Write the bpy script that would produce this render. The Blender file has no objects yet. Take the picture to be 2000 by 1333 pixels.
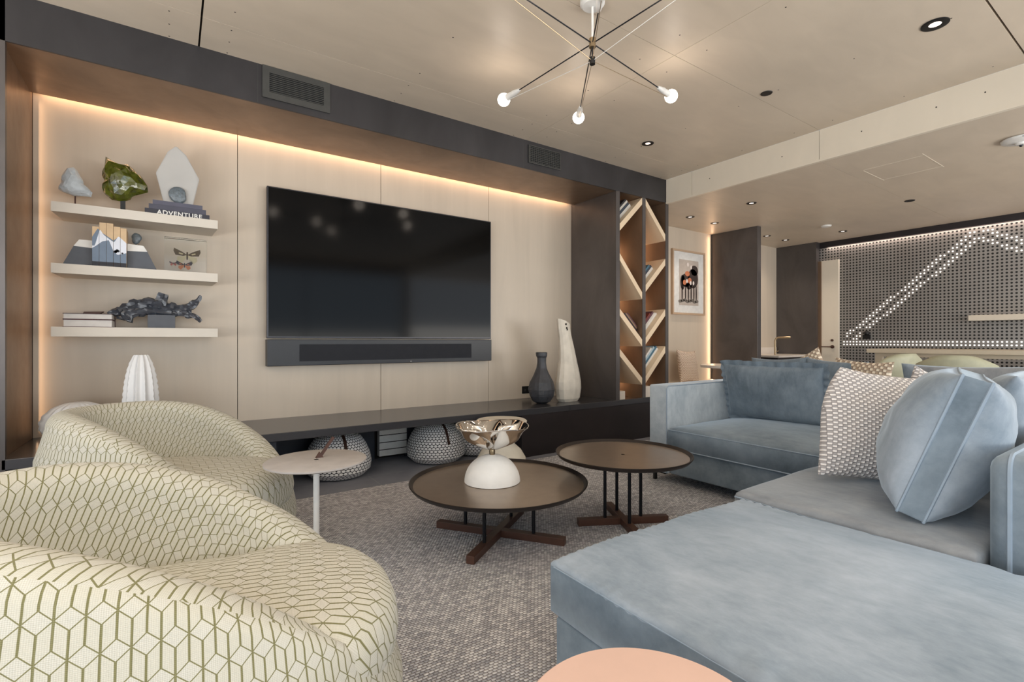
import bpy, bmesh, math, random
from mathutils import Vector, Matrix, noise
random.seed(7)
SC = bpy.context.scene
COL = SC.collection
PI = math.pi

# ------------------------------------------------------------------ camera, world, lights, exposure
cd = bpy.data.cameras.new('camera'); cam = bpy.data.objects.new('camera', cd); COL.objects.link(cam)
cam.location = (0, 0, 1.0)
cam.rotation_euler = (PI/2, 0, -math.radians(34.57))
cd.sensor_width = 36; cd.lens = 965/2000*36; cd.clip_start = .02
SC.camera = cam
SC.view_settings.view_transform = 'Standard'; SC.view_settings.look = 'None'
SC.view_settings.gamma = 1; SC.view_settings.use_curve_mapping = False
SC.view_settings.exposure = -0.08
w = bpy.data.worlds.new('world'); SC.world = w; w.use_nodes = True
w.node_tree.nodes['Background'].inputs[0].default_value = (.72, .86, 1, 1)
w.node_tree.nodes['Background'].inputs[1].default_value = 1.0
def area(name, loc, rot, sx, sy, power, col, spread=PI):
    l = bpy.data.lights.new(name, 'AREA'); l.shape = 'RECTANGLE'; l.size = sx; l.size_y = sy
    l.energy = power; l.color = col; l.spread = spread
    o = bpy.data.objects.new(name, l); COL.objects.link(o); o.location = loc; o.rotation_euler = rot
    o.visible_camera = False
    return o
# daylight through the big windows behind the camera (wall at y = -2.8) and on the left wall (x = -2.6)
area('daylight_rear', (1.2, -2.7, 1.45), (PI/2, 0, 0), 6.4, 2.1, 62, (.74, .87, 1))
area('daylight_left', (-2.5, .3, 1.45), (PI/2, 0, -PI/2), 4.0, 2.1, 24, (.60, .80, 1))
area('daylight_far', (6.0, -2.7, 1.45), (PI/2, 0, 0), 3.0, 2.1, 60, (.90, .94, 1))
# upward fill lamps added inside the windows to brighten the ceilings
area('ceiling_fill_rear', (1.2, -2.68, .9), (PI/2+1.05, 0, 0), 6.4, 1.2, 115, (1, .92, .80))
area('ceiling_fill_left', (-2.48, .3, .9), (PI/2+1.2, 0, -PI/2), 4.0, 1.2, 150, (1, .95, .88))
area('ceiling_fill_far', (6.0, -2.68, .9), (PI/2+.75, 0, 0), 3.0, 1.2, 95, (1, .92, .80))
WARM = (1, .62, .36)
# LED strips in the cove slots
area('cove_strip', (1.45, 4.062, 2.535), (0, 0, 0), 4.2, .03, 9, WARM)
area('cove_strip_side', (-.665, 4.066, 1.45), (0, -PI/2, 0), 2.0, .03, .7, WARM)
area('niche_strip', (5.2, 4.05, 2.535), (0, 0, 0), 1.8, .03, 8, WARM)
area('niche_strip_side', (6.165, 4.06, 1.45), (0, PI/2, 0), 2.0, .03, 2.5, WARM)
area('bookcase_strip', (3.665, 4.03, 1.45), (0, -PI/2, 0), 2.0, .02, 4, WARM)
area('bookcase_strip', (4.047, 4.03, 1.45), (0, -PI/2, 0), 2.0, .02, 4, WARM)
area('perforated_wall_strip', (8.02, 1.6, 2.40), (0, 0, 0), .03, 3.6, 7, (1, .8, .68))

# ------------------------------------------------------------------ materials
def L(c):
    c /= 255.
    return c/12.92 if c <= .04045 else ((c+.055)/1.055)**2.4
def rgb(r, g, b): return (L(r), L(g), L(b), 1)
class NT:
    def __init__(s, name):
        s.m = bpy.data.materials.new(name); s.m.use_nodes = True; s.t = s.m.node_tree; s.p = s.t.nodes['Principled BSDF']
    def n(s, ty, **kw):
        x = s.t.nodes.new(ty)
        for k, v in kw.items(): setattr(x, k, v)
        return x
    def ln(s, a, b): s.t.links.new(a, b)
    def put(s, sock, v):
        if hasattr(v, 'is_output'): s.ln(v, sock)
        elif v is not None: sock.default_value = v
    def M(s, op, a, b=None, c=None):
        x = s.n('ShaderNodeMath', operation=op)
        s.put(x.inputs[0], a); s.put(x.inputs[1], b); s.put(x.inputs[2], c)
        return x.outputs[0]
    def co(s, kind='Object', scale=None, rot=None):
        c = s.n('ShaderNodeTexCoord').outputs[kind]
        if scale or rot:
            mp = s.n('ShaderNodeMapping'); s.ln(c, mp.inputs[0])
            if scale: mp.inputs['Scale'].default_value = scale
            if rot: mp.inputs['Rotation'].default_value = rot
            c = mp.outputs[0]
        return c
    def xyz(s, v):
        x = s.n('ShaderNodeSeparateXYZ'); s.ln(v, x.inputs[0]); return x.outputs
    def noise(s, v, scale=5, detail=3, rough=.5, dist=0):
        x = s.n('ShaderNodeTexNoise'); s.ln(v, x.inputs['Vector'])
        x.inputs['Scale'].default_value = scale; x.inputs['Detail'].default_value = detail
        x.inputs['Roughness'].default_value = rough; x.inputs['Distortion'].default_value = dist
        return x.outputs[0]
    def mix(s, f, a, b):
        x = s.n('ShaderNodeMix', data_type='RGBA'); s.put(x.inputs[0], f); s.put(x.inputs[6], a); s.put(x.inputs[7], b)
        return x.outputs[2]
    def ramp(s, f, lo, hi):
        x = s.n('ShaderNodeMapRange'); x.clamp = True; s.put(x.inputs[0], f); x.inputs[1].default_value = lo; x.inputs[2].default_value = hi
        return x.outputs[0]
    def bump(s, h, strength=.3, dist=.002):
        x = s.n('ShaderNodeBump'); s.ln(h, x.inputs['Height']); x.inputs['Strength'].default_value = strength
        x.inputs['Distance'].default_value = dist; s.ln(x.outputs[0], s.p.inputs['Normal'])
    def set(s, **k):
        for kk, v in k.items(): s.put(s.p.inputs[kk.replace('_', ' ')], v)
        return s

def plain(name, col, rough=.5, metal=0, spec=.5, var=.06, vs=20, bump=0, bs=60, **kw):
    s = NT(name); c = s.co()
    n = s.noise(c, vs, 3)
    d = tuple(x*(1-var*2) for x in col[:3])+(1,)
    s.set(Base_Color=s.mix(s.ramp(n, .3, .7), d, col), Roughness=rough, Metallic=metal)
    s.p.inputs['Specular IOR Level'].default_value = spec
    if bump: s.bump(s.noise(c, bs, 4), bump, .003)
    for k, v in kw.items(): s.put(s.p.inputs[k.replace('_', ' ')], v)
    return s.m
def ply(name, col, scale, rough=.35, amt=.10, spec=.5):
    s = NT(name); c = s.co(scale=scale)
    n = s.noise(c, 3, 5, .55, .6); n2 = s.noise(s.co(), 1.3, 3, .5, .4)
    a = tuple(x*(1-amt*1.6) for x in col[:3])+(1,)
    f = s.M('ADD', s.M('MULTIPLY', s.ramp(n, .3, .7), .55), s.M('MULTIPLY', s.ramp(n2, .3, .7), .45))
    s.set(Base_Color=s.mix(f, a, col), Roughness=rough)
    s.p.inputs['Specular IOR Level'].default_value = spec
    return s.m
def steel(name, col, rough=.42, spec=.5, metal=.35):
    s = NT(name); c = s.co(scale=(1, 1, .5))
    n = s.noise(c, 2.2, 6, .6, .8); n2 = s.noise(s.co(), 14, 4)
    a = tuple(x*(.62 if rough > .3 else .85) for x in col[:3])+(1,)
    s.set(Base_Color=s.mix(s.ramp(n, .3, .7), a, col), Metallic=metal, Roughness=s.M('ADD', rough-.06, s.M('MULTIPLY', n2, .14)))
    s.p.inputs['Specular IOR Level'].default_value = spec
    return s.m
def velvet(name, col, hi):
    s = NT(name); c = s.co()
    n = s.noise(c, 2.4, 5, .6, .3); n2 = s.noise(s.co(scale=(2.2, 1, 1)), 12, 6, .72, .2)
    f = s.M('ADD', s.M('MULTIPLY', s.ramp(n, .35, .68), .65), s.M('MULTIPLY', s.ramp(n2, .35, .7), .35))
    s.set(Base_Color=s.mix(f, col, hi), Roughness=.62, Sheen_Weight=.55, Sheen_Roughness=.38, Sheen_Tint=(.75, .88, 1, 1))
    s.p.inputs['Specular IOR Level'].default_value = .25
    s.bump(s.noise(c, 9, 3, .5, .5), .18, .012)
    return s.m
def geo_fabric():
    s = NT('hexagon_weave_fabric'); uv = s.co('UV'); x, y, _ = s.xyz(uv)
    W, H, B, T = .040, .057, .0165, .0015
    v = s.M('DIVIDE', y, H); row = s.M('FLOOR', v)
    sh = s.M('MULTIPLY', s.M('PINGPONG', row, 1), W/2)
    u = s.M('ADD', x, sh)
    tri = s.M('DIVIDE', s.M('PINGPONG', u, W/2), W/2)
    vv = s.M('MULTIPLY', s.M('ABSOLUTE', s.M('SUBTRACT', s.M('FRACT', v), .5)), H)
    d = s.M('SUBTRACT', vv, s.M('MULTIPLY', tri, B))
    z1 = s.M('LESS_THAN', s.M('ABSOLUTE', d), T*.8)
    ud = s.M('PINGPONG', s.M('ADD', x, W/4), W/4)       # distance pattern: W/4 at the columns
    col = s.M('GREATER_THAN', ud, W/4-T*1.25)
    vert = s.M('MULTIPLY', col, s.M('GREATER_THAN', d, 0))
    line = s.M('MAXIMUM', z1, vert)
    wv = s.M('PINGPONG', s.M('MULTIPLY', x, 1), .0016); wh = s.M('PINGPONG', y, .0014)
    weave = s.M('MULTIPLY', s.M('ADD', s.M('DIVIDE', wv, .0016), s.M('DIVIDE', wh, .0014)), .5)
    base = s.mix(weave, rgb(186, 182, 166), rgb(216, 213, 203))
    base = s.mix(s.M('MULTIPLY', s.M('GREATER_THAN', d, 0), .25), base, rgb(198, 193, 170))
    c = s.mix(line, base, s.mix(weave, rgb(104, 100, 62), rgb(140, 136, 96)))
    s.set(Base_Color=c, Roughness=.9, Sheen_Weight=.15)
    s.bump(s.M('SUBTRACT', weave, s.M('MULTIPLY', line, 2)), .5, .0012)
    return s.m
def rug_mat():
    s = NT('woven_rug'); c = s.co(); x, y, _ = s.xyz(c)
    P, Q = .017, .011
    v = s.M('DIVIDE', y, Q); row = s.M('FLOOR', v)
    u = s.M('ADD', s.M('DIVIDE', x, P), s.M('MULTIPLY', s.M('PINGPONG', row, 1), .5))
    hx = s.M('SUBTRACT', 1, s.M('POWER', s.M('ABSOLUTE', s.M('SUBTRACT', s.M('MULTIPLY', s.M('FRACT', u), 2), 1)), 2.2))
    hy = s.M('SUBTRACT', 1, s.M('POWER', s.M('ABSOLUTE', s.M('SUBTRACT', s.M('MULTIPLY', s.M('FRACT', v), 2), 1)), 2.2))
    h = s.M('MULTIPLY', hx, hy)
    wn = s.n('ShaderNodeTexWhiteNoise', noise_dimensions='2D')
    cb = s.n('ShaderNodeCombineXYZ'); s.ln(s.M('FLOOR', u), cb.inputs[0]); s.ln(row, cb.inputs[1]); s.ln(cb.outputs[0], wn.inputs[0])
    base = s.mix(wn.outputs[0], rgb(172, 174, 182), rgb(250, 250, 252))
    base = s.mix(s.M('MULTIPLY', s.ramp(s.noise(s.co(scale=(1, 6, 1)), 2.5, 5, .6), .35, .7), .35), base, rgb(158, 158, 164))
    s.set(Base_Color=s.mix(s.ramp(h, .0, .35), rgb(112, 108, 112), base), Roughness=.95)
    s.bump(h, .9, .006)
    return s.m
def tile_mat():
    s = NT('slate_floor_tile'); c = s.co()
    b = s.n('ShaderNodeTexBrick'); s.ln(c, b.inputs[0]); b.inputs['Scale'].default_value = 1
    b.inputs['Brick Width'].default_value = 1.2; b.inputs['Row Height'].default_value = .6; b.inputs['Mortar Size'].default_value = .003
    n = s.noise(c, 6, 5, .6)
    t = s.mix(n, rgb(112, 114, 124), rgb(146, 148, 156))
    s.set(Base_Color=s.mix(b.outputs[1], t, rgb(150, 152, 156)), Roughness=.5)
    return s.m
def knit_mat(name='knit_pouf_cord'):
    s = NT(name); x, y, _ = s.xyz(s.co('UV'))
    P, Q = .032, .021
    v = s.M('DIVIDE', y, Q); row = s.M('FLOOR', v)
    u = s.M('ADD', s.M('DIVIDE', x, P), s.M('MULTIPLY', s.M('PINGPONG', row, 1), .5))
    fu = s.M('ABSOLUTE', s.M('SUBTRACT', s.M('FRACT', u), .5)); fv = s.M('ABSOLUTE', s.M('SUBTRACT', s.M('FRACT', v), .5))
    d = s.M('ADD', s.M('MULTIPLY', fu, 1.15), s.M('MULTIPLY', fv, .8))
    s.set(Base_Color=s.mix(s.ramp(d, .55, .62), rgb(232, 232, 232), rgb(24, 26, 38)), Roughness=.9)
    s.bump(s.M('SUBTRACT', 1, d), .8, .006)
    return s.m
def basket_mat(name, a, b, P=.030, Q=.014):
    s = NT(name); x, y, _ = s.xyz(s.co('UV'))
    v = s.M('DIVIDE', y, Q); row = s.M('FLOOR', v)
    u = s.M('ADD', s.M('DIVIDE', x, P), s.M('MULTIPLY', s.M('PINGPONG', row, 1), .5))
    fu = s.M('FRACT', u)
    sel = s.M('LESS_THAN', fu, .5)
    hx = s.M('SUBTRACT', 1, s.M('POWER', s.M('ABSOLUTE', s.M('SUBTRACT', s.M('MULTIPLY', s.M('FRACT', s.M('MULTIPLY', fu, 2)), 2), 1)), 3))
    hy = s.M('SUBTRACT', 1, s.M('POWER', s.M('ABSOLUTE', s.M('SUBTRACT', s.M('MULTIPLY', s.M('FRACT', v), 2), 1)), 3))
    h = s.M('MULTIPLY', hx, hy)
    c = s.mix(sel, a, b)
    s.set(Base_Color=s.mix(s.ramp(h, 0, .4), tuple(q*.66 for q in a[:3])+(1,), c), Roughness=.85, Sheen_Weight=.2)
    s.bump(h, .8, .004)
    return s.m
def herring_mat():
    s = NT('zigzag_weave'); x, y, _ = s.xyz(s.co('UV'))
    t = s.M('ADD', y, s.M('PINGPONG', x, .03))
    f = s.M('GREATER_THAN', s.M('FRACT', s.M('DIVIDE', t, .02)), .5)
    s.set(Base_Color=s.mix(f, rgb(150, 125, 105), rgb(225, 208, 190)), Roughness=.9)
    return s.m
def glass(name, col, rough=0., ior=1.45, alpha=1):
    s = NT(name); s.set(Base_Color=col, Roughness=rough, IOR=ior); s.p.inputs['Transmission Weight'].default_value = 1
    return s.m
def emis(name, col, st):
    s = NT(name); s.set(Base_Color=col, Emission_Color=col, Emission_Strength=st); return s.m
MT = dict(
    wallply=ply('birch_wall_plywood', rgb(208, 194, 176), (3, 3, .25), .38, .09),
    ceilply=ply('ceiling_plywood', rgb(218, 203, 184), (.8, 2.2, 1), .42, .09, .5),
    fascia=ply('pale_fascia_plywood', rgb(232, 221, 203), (2, 2, 1), .45, .05),
    shelfwood=ply('pale_shelf_plywood', rgb(218, 210, 198), (2, 4, 4), .5, .06),
    steel=steel('blackened_steel', rgb(104, 99, 98), .36, .6, .55),
    soffit=steel('dark_soffit_steel', rgb(66, 64, 66), .38, .5, .35),
    bronze=steel('bronzed_lit_steel', rgb(150, 124, 102), .36, .6, .6),  # bronze of the linings, and painted glow of the soffit underside
    benchst=plain('dark_bench_steel', rgb(72, 72, 76), .22, .4, .9, .03, 4),
    darkbox=steel('dark_cabinet_steel', rgb(46, 40, 42), .45, .5, .2),
    navy=plain('dark_kick_panel', rgb(34, 40, 52), .6),
    black=plain('matte_black', rgb(18, 18, 19), .5),
    gap=plain('dark_joint', rgb(40, 34, 30), .9),  # dark brown of joint backing, screw heads and cracks
    screen=plain('tv_screen_glass', rgb(4, 4, 5), .10, 0, .12, 0),
    bezel=plain('tv_bezel', rgb(60, 60, 64), .3, .6),
    sbar=plain('soundbar_plastic', rgb(34, 36, 42), .38),
    geo=geo_fabric(), rug=rug_mat(), tile=tile_mat(), knit=knit_mat(),
    basket=basket_mat('basket_weave_wool', rgb(178, 174, 175), rgb(250, 246, 244), .028, .0095),
    basket2=basket_mat('basket_weave_far', rgb(170, 150, 130), rgb(236, 222, 200), .04, .02),
    herring=herring_mat(),
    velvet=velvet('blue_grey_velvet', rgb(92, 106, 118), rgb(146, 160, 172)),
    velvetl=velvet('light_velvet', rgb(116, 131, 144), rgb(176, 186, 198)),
    velveta=velvet('sheen_lit_velvet', rgb(158, 170, 180), rgb(214, 222, 226)),  # lighter copy for the armrest, velvet sheen painted into the colour
    velvetg=velvet('grey_velvet', rgb(104, 110, 118), rgb(158, 162, 166)),
    slanted=ply('slanted_shelf_plywood', rgb(232, 208, 176), (3, 3, 3), .5, .05),
    pipe=plain('velvet_piping', rgb(150, 166, 182), .6),
    tray=plain('bronze_tray_top', rgb(160, 144, 128), .29, .65, .6, .05),
    trayd=plain('dark_tray_rim', rgb(46, 40, 38), .4, .4),
    walnut=ply('dark_walnut', rgb(92, 62, 50), (6, 6, 6), .45, .25),
    rod=plain('black_rod', rgb(30, 32, 38), .35, .5),
    sidet=plain('warm_grey_lacquer', rgb(188, 182, 178), .5),
    whitem=plain('white_lacquer', rgb(232, 230, 226), .4),
    pink=plain('blush_lacquer', rgb(222, 188, 172), .55, 0, .4, .02),
    leather=plain('brown_leather', rgb(74, 46, 36), .6),
    chrome=plain('polished_chrome', rgb(225, 222, 218), .06, 1, .5, 0),
    plaster=plain('white_plaster', rgb(236, 235, 232), .8, 0, .3, .04, 14, .5, 40),
    concrete=plain('white_concrete', rgb(226, 220, 206), .75, 0, .3, .06, 12, .3, 60),
    ceramic=plain('white_ceramic', rgb(232, 232, 232), .45, 0, .5, .02),
    bonew=plain('carved_white_wood', rgb(222, 214, 200), .7, 0, .3, .08, 12, .5, 30),
    char=plain('charred_wood', rgb(66, 68, 74), .5, 0, .6, .25, 14, .8, 40),
    drift=ply('black_driftwood', rgb(86, 92, 104), (6, 36, 50), .30, .5, .9),
    greyblock=plain('grey_stone_block', rgb(92, 96, 104), .7),
    quartz=plain('pale_quartz', rgb(200, 208, 214), .5, 0, .5, .12, 30, .6, 50),
    olive=plain('green_obsidian', rgb(98, 104, 32), .12, .0, .9, .42, 26, .8, 30),
    selenite=plain('frosted_acrylic', rgb(226, 226, 224), .4, 0, .5, .03, 8, Transmission_Weight=.45, IOR=1.2),
    geode=plain('blue_grey_geode', rgb(112, 124, 132), .3, 0, .7, .25, 60, .8, 80),
    acry=glass('clear_acrylic', (.96, .98, .98, 1), 0, 1.28),
    pages=plain('book_pages', rgb(218, 214, 210), .85),
    bulbm=emis('lit_bulb', (1, .92, .82, 1), 9),
    dot=emis('lit_dot', (1, .95, .90, 1), .95),
    lamp=emis('downlight_lens', (1, .84, .72, 1), 2.2),
    brass=plain('brushed_brass', rgb(170, 150, 120), .3, .9),
    vent=plain('vent_grey_metal', rgb(80, 80, 78), .4, .4),
    radi=plain('white_radiator', rgb(222, 222, 218), .5),
    marble=plain('white_marble', rgb(226, 216, 204), .3, 0, .5, .06, 8),
    barw=ply('bar_top_oak', rgb(212, 198, 176), (1, 5, 1), .4, .06),
    chairs=plain('pale_green_shell', rgb(190, 190, 164), .5),
    paper=plain('picture_mat_board', rgb(226, 224, 220), .7),
    frame=ply('pale_oak_frame', rgb(196, 168, 140), (6, 6, 6), .5, .1),
    glassp=glass('window_glass', (1, 1, 1, 1), 0, 1.05),
)
def colm(name, r, g, b, rough=.6): 
    k = 'c_'+name
    if k not in MT: MT[k] = plain(name, rgb(r, g, b), rough)
    return MT[k]

# ------------------------------------------------------------------ builders
def obj(name, bm, m, parent=None, smooth=False, loc=None, rot=None):
    me = bpy.data.meshes.new(name)
    bmesh.ops.recalc_face_normals(bm, faces=bm.faces[:])
    bm.to_mesh(me); bm.free()
    for x in (m if isinstance(m, (list, tuple)) else [m]): me.materials.append(x)
    if smooth:
        for p in me.polygons: p.use_smooth = True
        if smooth != 'all':
            try: me.set_sharp_from_angle(angle=math.radians(35))
            except Exception: pass
    o = bpy.data.objects.new(name, me); COL.objects.link(o)
    if parent: o.parent = parent
    if loc: o.location = loc
    if rot: o.rotation_euler = rot
    return o
def text(name, body, size, m, parent, loc, rot, ext=.0005, space=1, bold=0):
    cu = bpy.data.curves.new(name, 'FONT'); cu.body = body; cu.size = size; cu.extrude = ext; cu.align_x = 'CENTER'; cu.space_character = space; cu.offset = bold
    t_ = bpy.data.objects.new(name, cu); COL.objects.link(t_)
    bpy.context.view_layer.update()
    me = bpy.data.meshes.new_from_object(t_.evaluated_get(bpy.context.evaluated_depsgraph_get()))
    bpy.data.objects.remove(t_); me.materials.clear(); me.materials.append(m)
    o = bpy.data.objects.new(name, me); COL.objects.link(o); o.parent = parent; o.location = loc; o.rotation_euler = rot
    return o
def tag(o, label, cat, group=None, kind=None):
    o['label'] = label; o['category'] = cat
    if group: o['group'] = group
    if kind: o['kind'] = kind
    return o
def thing(name, label, cat, loc=(0, 0, 0), rz=0, group=None):
    o = bpy.data.objects.new(name, None); COL.objects.link(o); o.location = loc; o.rotation_euler = (0, 0, rz)
    o.empty_display_size = .1
    return tag(o, label, cat, group)
def struct(name, bm, m, label=None, parent=None, **k):
    o = obj(name, bm, m, parent, **k)
    if parent is None:
        o['kind'] = 'structure'; o['label'] = label or name.replace('_', ' '); o['category'] = name.split('_')[0]
    return o
def dup(root, loc=None, rz=None, label=None, group=None):
    r = root.copy(); COL.objects.link(r)
    if loc is not None: r.location = loc
    if rz is not None: r.rotation_euler = (0, 0, rz)
    if label: r['label'] = label
    if group: r['group'] = group
    def rec(a, b):
        for ch in list(a.children):
            c = ch.copy(); COL.objects.link(c); c.parent = b; rec(ch, c)
    rec(root, r)
    return r
def NB(): return bmesh.new()
def box(bm, x0, x1, y0, y1, z0, z1, mi=0, bev=0, mat=None):
    vs = [bm.verts.new((x, y, z)) for x in (x0, x1) for y in (y0, y1) for z in (z0, z1)]
    if mat is not None:
        for v in vs: v.co = mat @ v.co
    idx = [(0, 1, 3, 2), (4, 6, 7, 5), (0, 4, 5, 1), (2, 3, 7, 6), (0, 2, 6, 4), (1, 5, 7, 3)]
    fs = [bm.faces.new([vs[i] for i in f]) for f in idx]
    for f in fs: f.material_index = mi
    if bev:
        es = list({e for f in fs for e in f.edges})
        r = bmesh.ops.bevel(bm, geom=es, offset=bev, segments=2 if bev < .012 else 4, affect='EDGES', profile=.5)
        for f in r['faces']: f.material_index = mi
    return fs
def B1(*a, **k):
    bm = NB(); box(bm, *a, **k); return bm
def prism(bm, pts, y0, y1, axis='y', mi=0):
    """closed outline pts (a,b) extruded: axis y -> (a,y,b); x -> (x,a,b); z -> (a,b,z)"""
    f = {'y': lambda a, b, t: (a, t, b), 'x': lambda a, b, t: (t, a, b), 'z': lambda a, b, t: (a, b, t)}[axis]
    A = [bm.verts.new(f(a, b, y0)) for a, b in pts]; Bv = [bm.verts.new(f(a, b, y1)) for a, b in pts]
    n = len(pts); fs = [bm.faces.new(A), bm.faces.new(Bv[::-1])]
    for i in range(n): fs.append(bm.faces.new((A[i], A[(i+1) % n], Bv[(i+1) % n], Bv[i])))
    for q in fs: q.material_index = mi
def lathe(bm, prof, seg=48, c=(0, 0, 0), mod=None, mi=0, cap=True):
    """prof: (r,z) list; mod(phi,i,r,z)->(x,y,z) optional"""
    uvl = bm.loops.layers.uv.verify()
    rings = []; vl = [0]
    for i in range(1, len(prof)): vl.append(vl[-1]+math.dist(prof[i], prof[i-1]))
    R = max(p[0] for p in prof)
    for i, (r, z) in enumerate(prof):
        ring = []
        for k in range(seg):
            a = 2*PI*k/seg
            p = mod(a, i, r, z) if mod else (r*math.cos(a), r*math.sin(a), z)
            ring.append(bm.verts.new((p[0]+c[0], p[1]+c[1], p[2]+c[2])))
        rings.append(ring)
    for i in range(len(prof)-1):
        for k in range(seg):
            f = bm.faces.new((rings[i][k], rings[i][(k+1) % seg], rings[i+1][(k+1) % seg], rings[i+1][k]))
            f.material_index = mi
            for l, (a, b) in zip(f.loops, ((k, i), (k+1, i), (k+1, i+1), (k, i+1))):
                l[uvl].uv = (a/seg*2*PI*R, vl[b])
    if cap:
        for rg in (rings[0], rings[-1]):
            try: f = bm.faces.new(rg); f.material_index = mi
            except ValueError: pass
    return rings
def tube(bm, pts, r, seg=10, mi=0, wob=0, rs=None):
    pts = [Vector(p) for p in pts]; rings = []
    a = None
    for i, p in enumerate(pts):
        d = (pts[min(i+1, len(pts)-1)]-pts[max(i-1, 0)]).normalized()
        if a is None:
            a = d.cross(Vector((0, 0, 1)))
            if a.length < .2: a = d.cross(Vector((1, 0, 0)))
        else: a = a-d*a.dot(d)
        a.normalize(); b = d.cross(a).normalized()
        rr = rs[i] if rs else r
        rings.append([bm.verts.new(p+(a*math.cos(t)+b*math.sin(t))*rr*(1+(wob*noise.noise(Vector((p.x*30+math.cos(t)*3.2, p.y*20+math.sin(t)*3.2, p.z*20))) if wob else 0))) for t in [2*PI*k/seg for k in range(seg)]])
    for i in range(len(rings)-1):
        for k in range(seg):
            f = bm.faces.new((rings[i][k], rings[i][(k+1) % seg], rings[i+1][(k+1) % seg], rings[i+1][k])); f.material_index = mi
    for rg in (rings[0], rings[-1][::-1]): bm.faces.new(rg).material_index = mi
def sph(bm, c, r, seg=24, sc=(1, 1, 1)):
    m = Matrix.Translation(c) @ Matrix.Diagonal((*[r*s for s in sc], 1))
    bmesh.ops.create_uvsphere(bm, u_segments=seg, v_segments=seg//2, radius=1, matrix=m)
def rbox_cushion(bm, w, d, h, r=.035, puff=.03, n=22, wr=0, seed=0, side=0):
    """boxed cushion centred on x,y with base z=0: rounded top edges, crowned top, soft wrinkles; uv planar"""
    uvl = bm.loops.layers.uv.verify(); G = {}
    def P(u, v, side):
        x, y = u*w/2, v*d/2
        cr = (1-abs(u)**2.6)*(1-abs(v)**2.6)
        e = min(w/2-abs(x), d/2-abs(y))
        z = h + puff*cr if side else 0
        if side and e < r: z -= (r-math.sqrt(max(0, r*r-(r-e)**2)))*.8
        if side and wr:
            q = max(0, 1-e/.10); z += wr*q*math.sin((x if w/2-abs(x) > d/2-abs(y) else y)*190+seed+4*noise.noise(Vector((x*7, y*7, seed))))*(.5+noise.noise(Vector((x*5, y*5, seed+9))))
        z += (.006*noise.noise(Vector((x*4, y*4, seed+3))) if side else 0)
        # corner pull-in
        k = abs(u*v)**6*.012
        return Vector((x*(1-k), y*(1-k), z))
    ts = [math.sin(PI/2*(-1+2*i/n)) for i in range(n+1)]
    for side in (0, 1):
        for i, u in enumerate(ts):
            for j, v in enumerate(ts): G[side, i, j] = bm.verts.new(P(u, v, side))
    def face(q, f=None):
        f = bm.faces.new(q)
        for l in f.loops: l[uvl].uv = (l.vert.co.x+l.vert.co.z, l.vert.co.y+l.vert.co.z)
    for i in range(n):
        for j in range(n):
            face([G[1, i, j], G[1, i+1, j], G[1, i+1, j+1], G[1, i, j+1]])
            face([G[0, i, j], G[0, i, j+1], G[0, i+1, j+1], G[0, i+1, j]])
    for k in range(n):
        for a, b in (((k, 0), (k+1, 0)), ((n, k), (n, k+1)), ((k+1, n), (k, n)), ((0, k+1), (0, k))):
            face([G[0, *a], G[0, *b], G[1, *b], G[1, *a]]); bm.faces.ensure_lookup_table(); bm.faces[-1].material_index = side
def pillow_bm(w, h, t, n=26, gus=0, pull=.10, ex=.42, seed=1, wr=.006, slouch=0):
    """throw pillow standing in the x-z plane, centred, thickness along y; gus = width of the boxed edge"""
    bm = NB(); uvl = bm.loops.layers.uv.verify(); G = {}
    for s in (-1, 1):
        for i in range(n+1):
            for j in range(n+1):
                u = math.sin(PI/2*(-1+2*i/n)); v = math.sin(PI/2*(-1+2*j/n))
                # edges curve inward between pointed corners
                px = u*w/2*(1-pull*(1-v*v)*abs(u)); pz = v*h/2*(1-pull*(1-u*u)*abs(v))
                px += slouch*max(0, v)**2*max(0, -u)
                th = t/2*(max(0, 1-u*u)*max(0, 1-v*v))**ex
                q = Vector((u*3+seed, v*3, s*2+seed))
                th *= 1+.12*noise.noise(q*.8)
                wri = wr*noise.noise(Vector((u*7+seed, v*7, s)))*(1-(1-u*u)*(1-v*v))
                G[s, i, j] = bm.verts.new((px, s*(th+gus/2)+wri*(1 if th > .003 else 0), pz))
    def face(q):
        f = bm.faces.new(q)
        for l in f.loops: l[uvl].uv = (l.vert.co.x, l.vert.co.z)
    for s in (-1, 1):
        for i in range(n):
            for j in range(n): face([G[s, i, j], G[s, i+1, j], G[s, i+1, j+1], G[s, i, j+1]])
    if gus > 0:
        for k in range(n):
            for a, b in (((k, 0), (k+1, 0)), ((n, k), (n, k+1)), ((k+1, n), (k, n)), ((0, k+1), (0, k))):
                q_ = len(bm.faces); face([G[-1, *a], G[-1, *b], G[1, *b], G[1, *a]]); bm.faces.ensure_lookup_table(); bm.faces[-1].material_index = 1
    else: bmesh.ops.remove_doubles(bm, verts=bm.verts[:], dist=.0004)
    return bm
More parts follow.
